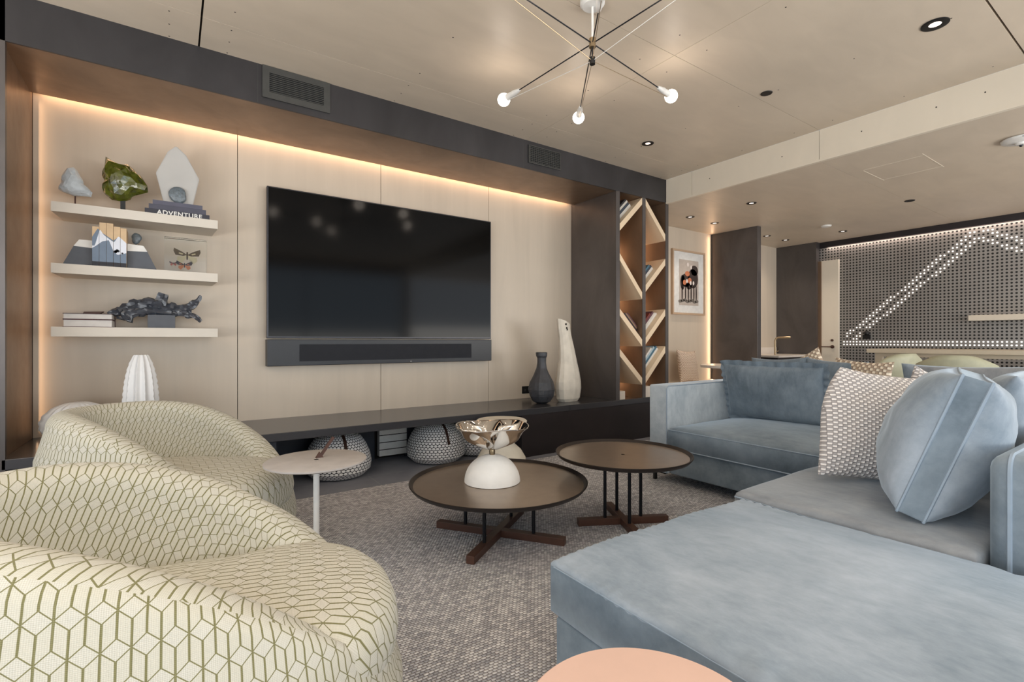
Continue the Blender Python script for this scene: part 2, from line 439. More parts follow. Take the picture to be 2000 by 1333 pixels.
def pillow(name, label, w, h, t, m, loc, yaw, lean, roll=0, group=None, gus=0, seed=1, pull=.10, flange=0, ex=.42, wr=.006, slouch=0, m2=None):
    """yaw: direction in plan of the pillow's width axis; lean: tilt about it; loc = centre"""
    o = obj(name, pillow_bm(w, h, t, gus=gus, seed=seed, pull=pull, ex=ex, wr=wr, slouch=slouch), [m, m2] if m2 else m, None, 'all')
    o.matrix_world = Matrix.Translation(loc) @ Matrix.Rotation(yaw, 4, 'Z') @ Matrix.Rotation(lean, 4, 'X') @ Matrix.Rotation(roll, 4, 'Y')
    tag(o, label, 'pillow', group)
    if gus > 0:
        for s in (-1, 1):
            bm = NB(); pts = []
            nn = 24
            for (u0, v0, u1, v1) in ((-1, -1, 1, -1), (1, -1, 1, 1), (1, 1, -1, 1), (-1, 1, -1, -1)):
                for k in range(nn):
                    u = u0+(u1-u0)*k/nn; v = v0+(v1-v0)*k/nn
                    pts.append((u*w/2*(1-pull*(1-v*v)*abs(u)), s*gus/2, v*h/2*(1-pull*(1-u*u)*abs(v))))
            pts.append(pts[0]); tube(bm, pts, .005, 6)
            obj('piping', bm, MT['pipe'], o, True)
    if flange:
        bm = NB(); nn = 60; pv = None
        prm = []
        for (u0, v0, u1, v1) in ((-1, -1, 1, -1), (1, -1, 1, 1), (1, 1, -1, 1), (-1, 1, -1, -1)):
            for k in range(nn): prm.append((u0+(u1-u0)*k/nn, v0+(v1-v0)*k/nn))
        prm.append(prm[0])
        for i, (u, v) in enumerate(prm):
            x = u*w/2*(1-pull*(1-v*v)*abs(u)); z = v*h/2*(1-pull*(1-u*u)*abs(v))
            d = Vector((u**7, 0, v**7)).normalized()*flange
            yy = .008*math.sin(i*.9)+.004*math.sin(i*.37)
            a = bm.verts.new((x*.985, 0, z*.985)); b = bm.verts.new((x+d.x, yy, z+d.z))
            if pv: bm.faces.new((pv[0], a, b, pv[1]))
            pv = (a, b)
        obj('flange', bm, m, o, True)
    return o

W, Bf = 4.09, 3.42          # y of the panelled wall and of the dark surround's face
ZC, ZL = 2.725, 2.48        # high and low ceiling
XB = 4.36                   # plane of the bulkhead between them

# ------------------------------------------------------------------ structure
struct('floor', B1(-2.7, 8.4, -2.9, 4.4, -.1, 0), MT['tile'], 'dark slate tile floor')
# high ceiling: plywood sheets with thin joints over a dark backing
bm = NB(); box(bm, -2.7, XB, -2.9, 4.4, ZC+.02, ZC+.06, 1)
xs = [-2.7, -2.25, .132, 2.5, XB]; ys = [-2.9, -1.7, -.5, .697, 1.9, 3.1, Bf+.02]
for i in range(len(xs)-1):
    for j in range(len(ys)-1):
        gx = .004 if i else .001
        box(bm, xs[i]+(.005 if xs[i] == .132 else .0012), xs[i+1]-(.005 if xs[i+1] == .132 else .0012), ys[j]+(.005 if ys[j] == .697 else .0015), ys[j+1]-(.005 if ys[j+1] == .697 else .0015), ZC, ZC+.02)
for i in range(4):
    for j in range(6):
        for k in range(3):
            for q in (.12, .5, .88):
                cx = xs[i]+(xs[i+1]-xs[i])*(.06+.44*k); cy = ys[j]+(ys[j+1]-ys[j])*q
                bmesh.ops.create_circle(bm, cap_ends=True, segments=8, radius=.0045, matrix=Matrix.Translation((cx, cy, ZC-.0006)))
for f in bm.faces:
    if len(f.verts) == 8: f.material_index = 1
struct('ceiling', bm, [MT['ceilply'], MT['gap']], 'high plywood ceiling of large sheets with thin dark joints')
bm = NB(); box(bm, XB+.02, 8.4, -2.9, 4.4, ZL+.02, ZL+.05, 1)
xs2 = [XB+.012, 6.18, 8.05]; ys2 = [-2.9, -.5, .697, 1.914, 3.1, 4.4]
for i in range(2):
    for j in range(5): box(bm, xs2[i]+.001, xs2[i+1]-.001, ys2[j]+.0015, ys2[j+1]-.0015, ZL, ZL+.02)
box(bm, 8.05, 8.4, -2.9, 4.4, ZL, ZL+.02)
for a in ((4.88, 5.40, 1.372, 1.378), (4.95, 5.40, 1.80, 1.806), (4.93, 4.936, 1.38, 1.80), (5.37, 5.376, 1.38, 1.80)): box(bm, *a, ZL-.0015, ZL, 2)
struct('ceiling_lower', bm, [MT['ceilply'], MT['gap'], MT['fascia']], 'lower plywood ceiling over the kitchen side')
bm = NB()
ysf = [-2.9, -.5, 1.9, 3.1, Bf]
for j in range(4): box(bm, XB, XB+.02, ysf[j]+.002, ysf[j+1]-.002, ZL, ZC)
box(bm, XB-.004, XB+.03, -2.9, Bf, ZL-.012, ZL+.004)
for y, z in ((2.2, 2.60), (1.6, 2.61), (2.9, 2.6), (1.15, 2.62), (.9, 2.62)):
    box(bm, XB-.001, XB, y-.004, y+.004, z-.004, z+.004, 1)
struct('trim_1', bm, [MT['fascia'], MT['gap']], 'pale plywood bulkhead between the high and low ceilings')
# panelled wall behind the tv
bm = NB(); box(bm, -.9, 4.4, W+.02, W+.06, 0, 2.72, 1)
px = [-.69, .395, 1.465, 2.54, 3.64]
for i in range(4): box(bm, px[i]+.0022, px[i+1]-.0022, W, W+.02, .415, 2.6)
box(bm, 3.642, 4.42, W, W+.02, 0, 2.7)
struct('wall_back', bm, [MT['wallply'], MT['gap']], 'birch plywood panel wall behind the television')
# dark steel surround: soffit box, left side return, left face
bm = NB()
box(bm, -.70, 4.40, Bf, Bf+.012, ZL, ZC)
box(bm, -.70, 4.40, Bf+.012, W-.05, ZL, ZL+.012, 2)  # underside in bronze: warm wall glow painted into its colour
box(bm, -.70, 4.40, W-.06, W-.05, ZL+.012, ZL+.14)
box(bm, -.70, 4.40, W-.05, W+.01, ZL+.13, ZL+.14)
for x in (.44, 2.475, 3.62): box(bm, x, x+.002, Bf-.0008, Bf, ZL+.004, ZC, 1)
struct('trim_2', bm, [MT['soffit'], MT['vent'], MT['bronze']], 'dark steel soffit over the television alcove')
bm = NB(); box(bm, -.70, -.69, Bf+.01, W-.0, 0, ZL+.1)
struct('trim_3', bm, MT['bronze'], 'bronzed steel side lining of the alcove')
struct('wall_left_return', B1(-2.7, -.675, Bf, Bf+.03, 0, ZC), MT['steel'], 'dark steel wall left of the alcove')['kind'] = 'structure'
# left wall with a window, rear wall with windows (behind the camera)
bm = NB()
for a in ((-2.9, -1.7, 0, ZC), (2.3, 3.42, 0, ZC), (-1.7, 2.3, 0, .4), (-1.7, 2.3, 2.5, ZC)): box(bm, -2.7, -2.6, a[0], a[1], a[2], a[3])
struct('wall_left', bm, MT['wallply'], 'plywood wall at the left with a wide window opening')
bm = NB()
for a in ((-2.7, -2.0, 0, ZC), (4.4, 4.6, 0, ZC), (7.6, 8.4, 0, ZC), (-2.0, 4.4, 0, .4), (-2.0, 4.4, 2.5, ZC), (4.6, 7.6, 0, .4), (4.6, 7.6, 2.5, ZC)): box(bm, a[0], a[1], -2.9, -2.8, a[2], a[3])
struct('wall_front', bm, MT['wallply'], 'window wall behind the camera')
bm = NB()
for x in (-2.0, .13, 2.26, 4.36): box(bm, x, x+.05, -2.88, -2.82, .4, 2.5)
for z in (.4, 2.45): box(bm, -2.0, 4.4, -2.88, -2.82, z, z+.05)
struct('window_1', bm, MT['black'], 'dark window frame in the wall behind the camera')
# right background
bm = NB()
box(bm, 4.42, 6.18, W, W+.03, 0, 2.62)
struct('wall_niche', bm, MT['wallply'], 'plywood wall of the lit niche')['kind'] = 'structure'
struct('wall_kitchen', B1(6.2, 8.0, W, W+.03, 0, ZL), MT['wallply'], 'pale wall behind the kitchen counter')
bm = NB(); box(bm, 6.19, 6.27, 3.43, W, 0, ZL, bev=.003)
struct('trim_4', bm, MT['steel'], 'dark steel fin wall beside the lit niche')
struct('trim_5', B1(7.93, 8.04, 3.50, W, 0, ZL), MT['steel'], 'dark steel panel beside the white door')
# perforated wall
s = NT('perforated_steel'); x, y, z = s.xyz(s.co())
P = .0405
d = s.M('SQRT', s.M('ADD', s.M('POWER', s.M('PINGPONG', s.M('ADD', y, 50), P/2), 2), s.M('POWER', s.M('PINGPONG', s.M('ADD', z, 50), P/2), 2)))
hole = s.M('LESS_THAN', d, .0112)
n = s.noise(s.co(), 1.6, 4, .6)
s.set(Base_Color=s.mix(hole, s.mix(n, rgb(138, 132, 128), rgb(178, 176, 172)), rgb(8, 7, 8)), Metallic=s.M('MULTIPLY', s.M('SUBTRACT', 1, hole), .5), Roughness=.42)
struct('wall_right', B1(8.05, 8.1, -2.9, 3.6, 0, 2.39), s.m, 'perforated dark steel wall at the far end')
struct('trim_6', B1(8.045, 8.4, -2.9, 3.6, 2.39, ZL), MT['darkbox'], 'black band above the perforated wall')
bm = NB(); box(bm, 8.35, 8.4, -2.9, 4.4, 0, ZC); box(bm, -.7, 8.4, 4.35, 4.4, 0, ZC)
struct('wall_outer', bm, MT['gap'], 'outer shell behind the far walls')['kind'] = 'structure'
# door
dr = thing('door_1', 'pale timber door with a dark lever handle', 'door', (8.0, 3.23, 0)); dr['kind'] = 'structure'
obj('door_leaf', B1(0, .045, 0, .27, .01, 2.195), MT['fascia'], dr)
bm = NB(); box(bm, -.02, .045, .225, .27, 0, 2.19); obj('door_jamb', bm, MT['bronze'], dr)
bm = NB()
tube(bm, [(0, .075, .915), (-.018, .075, .915)], .024, 16); tube(bm, [(-.045, .075, .915), (-.045, .21, .915)], .008, 8); tube(bm, [(-.0, .075, .915), (-.05, .075, .915)], .009, 8)
obj('door_handle', bm, MT['leather'], dr, True)
bm = NB(); tube(bm, [(0, .08, 1.01), (-.012, .08, 1.01)], .018, 16); obj('deadbolt', bm, MT['leather'], dr, True)

# ------------------------------------------------------------------ bench unit in the alcove
b = thing('bench', 'long dark steel bench shelf running under the television', 'bench', (0, 0, 0))
bm = NB(); box(bm, -.69, 3.0, Bf, W-.001, .362, .415, bev=.003); obj('bench_top', bm, MT['benchst'], b)
bm = NB(); box(bm, -.69, .55, Bf+.02, W-.01, 0, .361); obj('end_cabinet', bm, MT['navy'], b)
bm = NB(); box(bm, .55, 2.47, W-.03, W-.01, .24, .361); box(bm, .55, 1.40, W-.03, W-.01, 0, .24); box(bm, 1.67, 2.47, W-.03, W-.01, 0, .24); obj('back_panel', bm, MT['navy'], b)
rd = tag(obj('radiator', B1(1.42, 1.66, 4.0, 4.05, .04, .30), MT['radi']), 'white slatted radiator between the poufs under the bench', 'radiator')
bm = NB()
for z in (.09, .15, .21): box(bm, 1.42, 1.66, 3.996, 4.0, z, z+.006)
obj('slat_gap', bm, MT['gap'], rd)
c = thing('low_cabinet', 'low dark steel cabinet at the right end of the bench', 'cabinet', (0, 0, 0))
bm = NB(); box(bm, 2.475, 4.30, Bf+.004, W-.01, .0, .361); obj('body', bm, MT['darkbox'], c)
bm = NB(); box(bm, 3.002, 4.30, Bf, W-.01, .362, .415, bev=.003); obj('cabinet_top', bm, MT['benchst'], c)
obj('kick_board', B1(2.46, 2.474, Bf+.004, W-.04, 0, .361), MT['darkbox'], c)

# bookcase with slanting plywood shelves
bc = thing('bookcase', 'tall dark steel bookcase with slanted pale plywood shelves', 'bookcase', (0, 0, 0))
obj('side_panel', B1(3.60, 3.652, Bf, W-.01, .4155, ZL-.001), MT['steel'], bc)
for x_ in (3.986, 4.352):
    sp = obj('side_panel', B1(x_, x_+.048, Bf+.006, W-.01, .4155 if x_ < 4 else 0, ZL-.001), MT['bronze'], bc)
    obj('edge_strip', B1(x_, x_+.048, Bf, Bf+.0058, .4155 if x_ < 4 else 0, ZL-.001), MT['steel'], sp)
obj('back_panel', B1(3.652, 4.352, W-.03, W-.01, .4155, ZL-.001), MT['bronze'], bc)
def plank(x0, z0, x1, z1, t=.045):
    """slanted shelf in the bookcase: mitred prism running the full depth"""
    bm = NB(); prism(bm, [(x0, z0), (x1, z1), (x1, z1-t*1.55), (x0, z0-t*1.55)] if True else [], Bf+.004, W-.031)
    return obj('slanted_shelf', bm, MT['slanted'], bc)
LX, LR, RX, RR = 3.653, 3.985, 4.035, 4.351
PK = [(LX, 2.16, LR, 2.475), (LX, 1.875, LR, 1.50), (LX, 1.325, LR, 1.015), (LX, .925, LR, .62),
      (RX, 2.475, RR, 2.14), (RX, 1.575, RR, 1.88), (RX, 1.03, RR, 1.34), (RX, .63, RR, .945)]
for k in PK: plank(*k)

# books on slanted shelves: stood on the shelf, side by side, following the slope
BOOKC = [(58, 66, 78), (206, 200, 190), (120, 52, 44), (70, 110, 130), (228, 224, 216), (44, 44, 48), (168, 190, 200), (150, 120, 96), (96, 60, 70)]
def book(name, label, w, d, h, col, loc, M=None, group=None, spine='x', text=None):
    """closed book lying flat: w along x (spine length), d depth along y, h thickness; cover + pages"""
    o = thing(name, label, 'book', (0, 0, 0), 0, group)
    cm = colm('book_cover_%d_%d_%d' % col, *col)
    bm = NB(); box(bm, -w/2, w/2, -d/2, d/2, 0, .003); box(bm, -w/2, w/2, -d/2, d/2, h-.003, h); box(bm, -w/2, w/2, -d/2, -d/2+.003, .003, h-.003)
    obj('cover', bm, cm, o)
    obj('page_block', B1(-w/2+.004, w/2-.004, -d/2+.0031, d/2-.005, .0031, h-.0031), MT['pages'], o)
    o.matrix_world = Matrix.Translation(loc) @ (M or Matrix())
    return o
def slope_books(k, n, s0, hts, cols, grp, where):
    """books lying on slanted shelf k, piled perpendicular to it, spines to the room"""
    x0, z0, x1, z1 = PK[k]; a = math.atan2(z1-z0, x1-x0)
    d = Vector((math.cos(a), 0, math.sin(a))); nrm = Vector((-math.sin(a), 0, math.cos(a)))
    base = Vector((x0, 0, z0)); off = 0; names = ['lowest in', 'second up in', 'third up in', 'fourth up in', 'fifth up in', 'topmost of']
    for i in range(n):
        ln, th = hts[i]
        p = base+d*(s0[i]+ln/2)+nrm*(off+.001); off += th+.001
        col = cols[i]; cn = {(58, 66, 78): 'slate', (206, 200, 190): 'beige', (120, 52, 44): 'rust red', (70, 110, 130): 'blue', (228, 224, 216): 'white', (44, 44, 48): 'black', (168, 190, 200): 'pale blue', (150, 120, 96): 'tan', (96, 60, 70): 'plum'}[col]
        nm = 'topmost in' if i == n-1 else names[i]
        book('book', '%s book lying tilted, %s the pile on the %s' % (cn, nm, where), ln, .22, th, col, Vector((p.x, 3.60, p.z)), Matrix.Rotation(-a, 4, 'Y'), grp)
C_ = BOOKC
slope_books(0, 4, [.03, .05, .06, .08], [(.30, .030), (.27, .028), (.26, .022), (.23, .018)], [C_[4], C_[0], C_[1], C_[5]], 'books on the top left slanted shelf', 'top left slanted shelf')
slope_books(2, 6, [.10, .11, .12, .13, .15, .16], [(.30, .018), (.28, .016), (.27, .02), (.26, .014), (.22, .016), (.20, .012)], [C_[1], C_[4], C_[2], C_[5], C_[7], C_[8]], 'books on the middle left slanted shelf', 'middle left slanted shelf')
slope_books(5, 3, [.02, .03, .04], [(.26, .030), (.25, .024), (.22, .02)], [C_[4], C_[0], C_[3]], 'books on the upper right slanted shelf', 'upper right slanted shelf')
slope_books(6, 4, [.03, .03, .04, .05], [(.34, .024), (.32, .02), (.30, .022), (.24, .018)], [C_[4], C_[1], C_[8], C_[2]], 'books on the middle right slanted shelf', 'middle right slanted shelf')
slope_books(7, 4, [.04, .04, .04, .05], [(.36, .026), (.36, .024), (.33, .022), (.28, .02)], [C_[4], C_[3], C_[6], C_[4]], 'books on the lowest right slanted shelf', 'lowest right slanted shelf')
tag(obj('storage_box', B1(3.66, 3.74, 3.43, 3.55, .4155, .50, bev=.003), MT['marble']), 'small white box at the foot of the left bookcase column', 'box')
tag(obj('storage_box', B1(4.04, 4.13, 3.43, 3.55, .4155, .53, bev=.003), MT['marble']), 'small white box at the foot of the right bookcase column', 'box')

# ------------------------------------------------------------------ television and sound bar
t = thing('television', 'large flat black television mounted on the plywood wall', 'television', (1.55, W, 0))
bm = NB(); box(bm, -.9725, .9725, -.075, -.03, 1.02, 2.145, bev=.004); obj('housing', bm, MT['bezel'], t)
obj('screen', B1(-.962, .962, -.0765, -.0755, 1.034, 2.136), MT['screen'], t)
obj('wall_mount', B1(-.3, .3, -.03, -.001, 1.3, 1.8), MT['black'], t)
sb = thing('sound_bar', 'black sound bar mounted directly below the television screen', 'speaker', (1.55, W, 0))
bm = NB(); box(bm, -.9725, .9725, -.085, -.001, .812, 1.012, bev=.004); obj('housing', bm, MT['sbar'], sb)
obj('panel', B1(-.75, .75, -.0865, -.0855, .845, .975), colm('speaker_cloth', 40, 42, 48, .9), sb)
bm = NB(); sph(bm, (0.15, -.087, .825), .004, 8); obj('power_light', bm, MT['whitem'], sb)

# ------------------------------------------------------------------ floating shelves
SH = [(1.742, 'top'), (1.390, 'middle'), (1.026, 'bottom')]
for z, nm in SH:
    bm = NB(); prism(bm, [(-.565, 3.80), (.252, 3.80), (.235, W-.001), (-.548, W-.001)], z, z+.056, 'z')
    tag(obj('floating_shelf', bm, MT['shelfwood']), 'thick pale plywood floating shelf, %s of the three left of the television' % nm, 'shelf', 'floating shelves beside the television')
def rock(bm, out, thick, c, amp=.08, fr=9, sub=4, ctr=None):
    """faceted stone following a star-shaped outline (x,z) seen from the front"""
    cx = sum(p[0] for p in out)/len(out); cz = sum(p[1] for p in out)/len(out)
    if ctr: cx, cz = ctr
    pol = sorted([(math.atan2(z-cz, x-cx), math.hypot(x-cx, z-cz)) for x, z in out])
    def R(a):
        for i in range(len(pol)):
            a0, r0 = pol[i-1]; a1, r1 = pol[i]
            if i == 0: a0 -= 2*PI
            if a0 <= a <= a1: f = (a-a0)/max(1e-6, a1-a0); return r0+(r1-r0)*f
        a0, r0 = pol[-1]; a1, r1 = pol[0][0]+2*PI, pol[0][1]; f = (a-a0)/(a1-a0); return r0+(r1-r0)*f
    r = bmesh.ops.create_icosphere(bm, subdivisions=sub, radius=1)
    for v in r['verts']:
        p = v.co.copy(); rad = math.hypot(p.x, p.z); a = math.atan2(p.z, p.x)
        k = R(a); nn = 1+amp*noise.noise(p*fr*.35)+amp*.5*noise.noise(p*fr)
        v.co = Vector((cx+math.cos(a)*rad*k*nn+c[0], p.y*thick*nn+c[1], cz+math.sin(a)*rad*k*nn+c[2]))
zt = 1.798
r = thing('mineral_specimen', 'pale grey quartz rock on a thin stand at the left of the top shelf', 'ornament', (-.475, 3.92, zt))
bm = NB(); tube(bm, [(0, 0, .004), (0, 0, .09)], .004, 8); box(bm, -.03, .03, -.02, .02, 0, .004); obj('stand', bm, MT['leather'], r)
bm = NB(); rock(bm, [(-.075, .10), (-.06, .14), (-.05, .20), (-.03, .235), (0, .24), (.015, .20), (.04, .14), (.085, .085), (.03, .075), (-.03, .08)], .045, (0, 0, 0), .07, 8, 3, ctr=(-.015, .13)); obj('stone', bm, MT['quartz'], r)
r = thing('mineral_specimen', 'glossy olive green rock on a black stand on the top shelf', 'ornament', (-.25, 3.92, zt))
bm = NB(); box(bm, -.012, .012, -.012, .012, .004, .11); box(bm, -.075, .07, -.045, .045, 0, .005); obj('stand', bm, MT['black'], r)
bm = NB(); rock(bm, [(-.085, .10), (-.085, .20), (-.09, .28), (-.07, .335), (-.045, .30), (-.005, .30), (.03, .31), (.06, .27), (.115, .20), (.125, .16), (.10, .135), (.065, .14), (.03, .085), (-.03, .075)], .06, (0, 0, 0), .17, 8, 3, ctr=(-.01, .19)); obj('stone', bm, MT['olive'], r)
# three stacked books and the pointed acrylic piece
for i, (w_, h_, c_, nm) in enumerate(((.345, .034, (56, 56, 66), 'bottom book with ADVENTURE on its spine'), (.305, .030, (78, 78, 92), 'middle book, mottled grey'), (.265, .026, (88, 88, 104), 'top book, mottled grey and smallest'))):
    z_ = zt+[0, .0345, .065][i]
    bk = book('book', 'dark hardback in the stack on the top shelf, '+nm, w_, .19, h_, c_, (.035+.0*i, 3.925, z_), None, 'stacked books under the acrylic leaf')
    if i == 0:
        text('spine_title', 'ADVENTURE', .039, MT['whitem'], bk, (.01, -.0962, .0035), (PI/2, 0, 0), .0005, 1.12, .0009)
zz = zt+.0925
a = thing('acrylic_sculpture', 'tall frosted leaf-shaped acrylic piece on the stacked books', 'ornament', (.035, 3.925, zz))
bm = NB(); prism(bm, [(-.075, 0), (-.118, .19), (-.055, .34), (-.01, .385), (.045, .335), (.118, .19), (.08, 0)], -.022, .022)
bmesh.ops.bevel(bm, geom=bm.edges[:], offset=.004, segments=2, affect='EDGES'); obj('leaf', bm, MT['selenite'], a, True)
bm = NB(); rock(bm, [(-.035, .02), (-.04, .09), (-.01, .11), (.03, .10), (.042, .06), (.03, .01), (0, 0)], .014, (.0, -.036, .005), .06, 9, 3); obj('geode', bm, MT['geode'], a, True)

# middle shelf: bookends, mountain books
zt = 1.446
def strip(bm, x0, x1, lo, hi, y, mi, n=6):
    pv = None
    for i in range(n+1):
        x = x0+(x1-x0)*i/n; l, h = lo(x), hi(x)
        cur = (bm.verts.new((x, y, l)), bm.verts.new((x, y, max(h, l+.0001))))
        if pv: bm.faces.new((pv[0], cur[0], cur[1], pv[1])).material_index = mi
        pv = cur
def pl(pts):
    def f(x):
        if x <= pts[0][0]: return pts[0][1]
        for (a, b_), (c_, d_) in zip(pts, pts[1:]):
            if x <= c_: return b_+(d_-b_)*(x-a)/(c_-a)
        return pts[-1][1]
    return f
for nm, out, snow in (('left', [(-.525, 0), (-.475, .115), (-.45, .155), (-.39, .155), (-.39, 0)], [(-.475, .115), (-.45, .155), (-.39, .155), (-.39, .11)]),
                      ('right', [(-.225, 0), (-.225, .155), (-.145, .15), (-.125, .115), (-.075, 0)], [(-.225, .11), (-.225, .155), (-.145, .15), (-.125, .115)])):
    e = thing('bookend', 'grey mountain-shaped bookend with a snow white top, %s of the mountain books' % nm, 'bookend', (0, 3.90, zt), 0, 'mountain bookends')
    bm = NB(); prism(bm, out, -.04, .04); obj('body', bm, MT['greyblock'], e)
    bm = NB(); prism(bm, snow, -.0415, .0415); obj('snow_cap', bm, MT['whitem'], e)
bx = [-.388, -.355, -.322, -.289, -.256, -.226]; bh = [.235, .262, .262, .245, .24]
blue = pl([(-.388, .17), (-.362, .225), (-.34, .20), (-.30, .17), (-.289, .16), (-.27, .18), (-.226, .14)])
wlo = pl([(-.388, .105), (-.37, .12), (-.34, .15), (-.31, .16), (-.29, .10), (-.27, .075), (-.226, .09)])
whi = pl([(-.375, .12), (-.352, .222), (-.335, .19), (-.300, .16), (-.285, .15), (-.265, .19), (-.226, .15)])
for i in range(5):
    x0, x1, h_ = bx[i]+.0008, bx[i+1]-.0008, bh[i]
    o = thing('book', 'upright tan and blue mountain-picture book, %s in the row' % ['first from the left', 'second from the left', 'middle', 'fourth from the left', 'last'][i], 'book', (0, 3.90, zt), 0, 'mountain books between the bookends')
    bm = NB(); box(bm, x0, x1, -.08, -.077, 0, h_); box(bm, x0, x0+.002, -.077, .06, 0, h_); box(bm, x1-.002, x1, -.077, .06, 0, h_); obj('cover', bm, colm('tan_cover', 214, 184, 146), o)
    obj('page_block', B1(x0+.0021, x1-.0021, -.0765, .055, .003, h_-.004), MT['pages'], o)
    bm = NB()
    strip(bm, x0, x1, lambda x: .02, lambda x: min(blue(x), h_-.005), -.0805, 0)
    strip(bm, x0, x1, lambda x: min(wlo(x), whi(x)), lambda x: max(whi(x), wlo(x)), -.0810, 1)
    strip(bm, x0, x1, lambda x: .001, lambda x: .028, -.0810, 2)
    if i in (3, 4):
        for q in range(7):
            cx_ = -.283+q*.006; cz_ = .075+[.03, .035, .045, .04, .03, .05, .02][q]*.6
            if x0 < cx_-.004 and cx_+.004 < x1: bmesh.ops.create_circle(bm, cap_ends=True, segments=8, radius=.009-.0006*q, matrix=Matrix.Translation((min(max(cx_, x0+.009), x1-.009), -.0814, cz_)) @ Matrix.Rotation(PI/2, 4, 'X'))
        for f in bm.faces:
            if len(f.verts) == 8: f.material_index = 2
    obj('spine_picture', bm, [colm('blue_grey_print', 116, 132, 152), colm('white_print', 232, 236, 246), colm('black_print', 40, 40, 48)], o)
bm = NB(); rock(bm, [(-.205, .20), (-.19, .24), (-.17, .235), (-.165, .19), (-.19, .165)], .012, (0, 3.94, zt), .04, 6, 3)
tube(bm, [(-.172, 3.94, zt+.17), (-.172, 3.94, zt+.0)], .002, 6)
tag(obj('mounted_stone', bm, MT['geode'], None, True), 'small grey disc on a wire stand behind the right bookend', 'ornament')
# butterfly block
bb = thing('butterfly_block', 'clear acrylic block with mounted butterflies on the middle shelf', 'ornament', (.095, 3.905, zt))
bm = NB(); box(bm, -.135, .10, -.045, .045, 0, .225, bev=.004); obj('acrylic_block', bm, MT['acry'], bb)
def bfly(cx, cz, s, m1, m2, nm):
    bm = NB()
    for sg in (-1, 1):
        prism(bm, [(cx+sg*a_*s, cz+b_*s) for a_, b_ in ((0, 0), (.35, .25), (.95, .55), (1.0, .3), (.85, -.05), (.3, -.1))], -.006, -.004, 'y', 0)
        prism(bm, [(cx+sg*a_*s, cz+b_*s) for a_, b_ in ((0, -.02), (.35, -.12), (.7, -.18), (.75, -.5), (.45, -.75), (.15, -.4))], -.006, -.004, 'y', 1)
        prism(bm, [(cx+sg*a_*s, cz+b_*s) for a_, b_ in ((.3, .1), (.6, .2), (.62, .08), (.35, .0))], -.0068, -.0062, 'y', 1)
    tube(bm, [(cx, -.006, cz+.25*s), (cx, -.006, cz-.4*s)], .06*s, 8)
    obj(nm, bm, [m1, m2], bb)
bfly(-.01, .12, .075, colm('brown_wing', 92, 78, 62), colm('pale_wing', 196, 184, 150), 'pale_butterfly')
bfly(-.025, .055, .045, colm('dark_wing', 52, 32, 26), colm('orange_wing', 190, 116, 72), 'orange_butterfly')
bfly(-.085, .06, .022, colm('dark_wing', 52, 32, 26), colm('rust_wing', 150, 60, 40), 'small_butterfly')
# bottom shelf
zt = 1.082
for i, (w_, h_, c_, nm) in enumerate(((.225, .045, (86, 48, 50), 'lower'), (.225, .035, (70, 44, 46), 'upper'))):
    book('book', 'maroon hardback lying on the bottom shelf, %s of the two' % nm, w_, .20, h_, c_, (-.405, 3.915, zt+[0, .0455][i]), Matrix.Rotation(PI, 4, 'Z'), 'two books on the bottom shelf')
bm = NB(); prism(bm, [(-.045, 0), (.03, 0), (.05, .016), (-.04, .012)], -.03, .03)
tag(obj('stone_dish', bm, MT['leather'], None, False, (-.39, 3.90, zt+.081)), 'small dark brown object on top of the two maroon books', 'ornament')
d_ = thing('driftwood_sculpture', 'gnarled black driftwood piece on a grey block on the bottom shelf', 'sculpture', (.0, 3.93, zt))
bm = NB(); box(bm, -.125, .02, -.045, .045, 0, .085, bev=.002); obj('base_block', bm, MT['greyblock'], d_)
bm = NB()
def branch(pts, rs, wob=.95):
    P_ = [];R_ = []
    for i in range(len(pts)-1):
        for k in range(6):
            f = k/6; a_, b_ = Vector(pts[i]), Vector(pts[i+1]); P_.append(a_.lerp(b_, f)+Vector((0, 0, .004*noise.noise(a_.lerp(b_, f)*60)))); R_.append(rs[i]+(rs[i+1]-rs[i])*f)
    P_.append(Vector(pts[-1])); R_.append(rs[-1]); tube(bm, P_, 0, 14, 0, wob, R_)
branch([(-.325, -.01, .085), (-.27, 0, .10), (-.20, 0, .135), (-.12, 0, .155), (-.04, 0, .14), (.06, 0, .125), (.11, .0, .12)], [.008, .03, .034, .036, .036, .028, .02])
branch([(-.06, 0, .15), (-.05, .0, .19), (-.04, .0, .225)], [.034, .026, .022])
branch([(.02, 0, .125), (.09, .005, .14), (.14, .01, .18), (.163, .01, .225)], [.03, .026, .020, .005])
branch([(-.02, .01, .115), (.06, -.01, .105), (.12, -.01, .085), (.165, -.01, .05)], [.03, .024, .02, .010])
branch([(-.20, -.02, .12), (-.24, -.03, .085), (-.21, -.035, .05), (-.28, -.02, .065)], [.03, .024, .014, .006])
branch([(-.30, 0, .095), (-.22, -.02, .09), (-.12, -.02, .11), (0, -.02, .105)], [.006, .022, .024, .02])
obj('driftwood', bm, MT['drift'], d_, True)

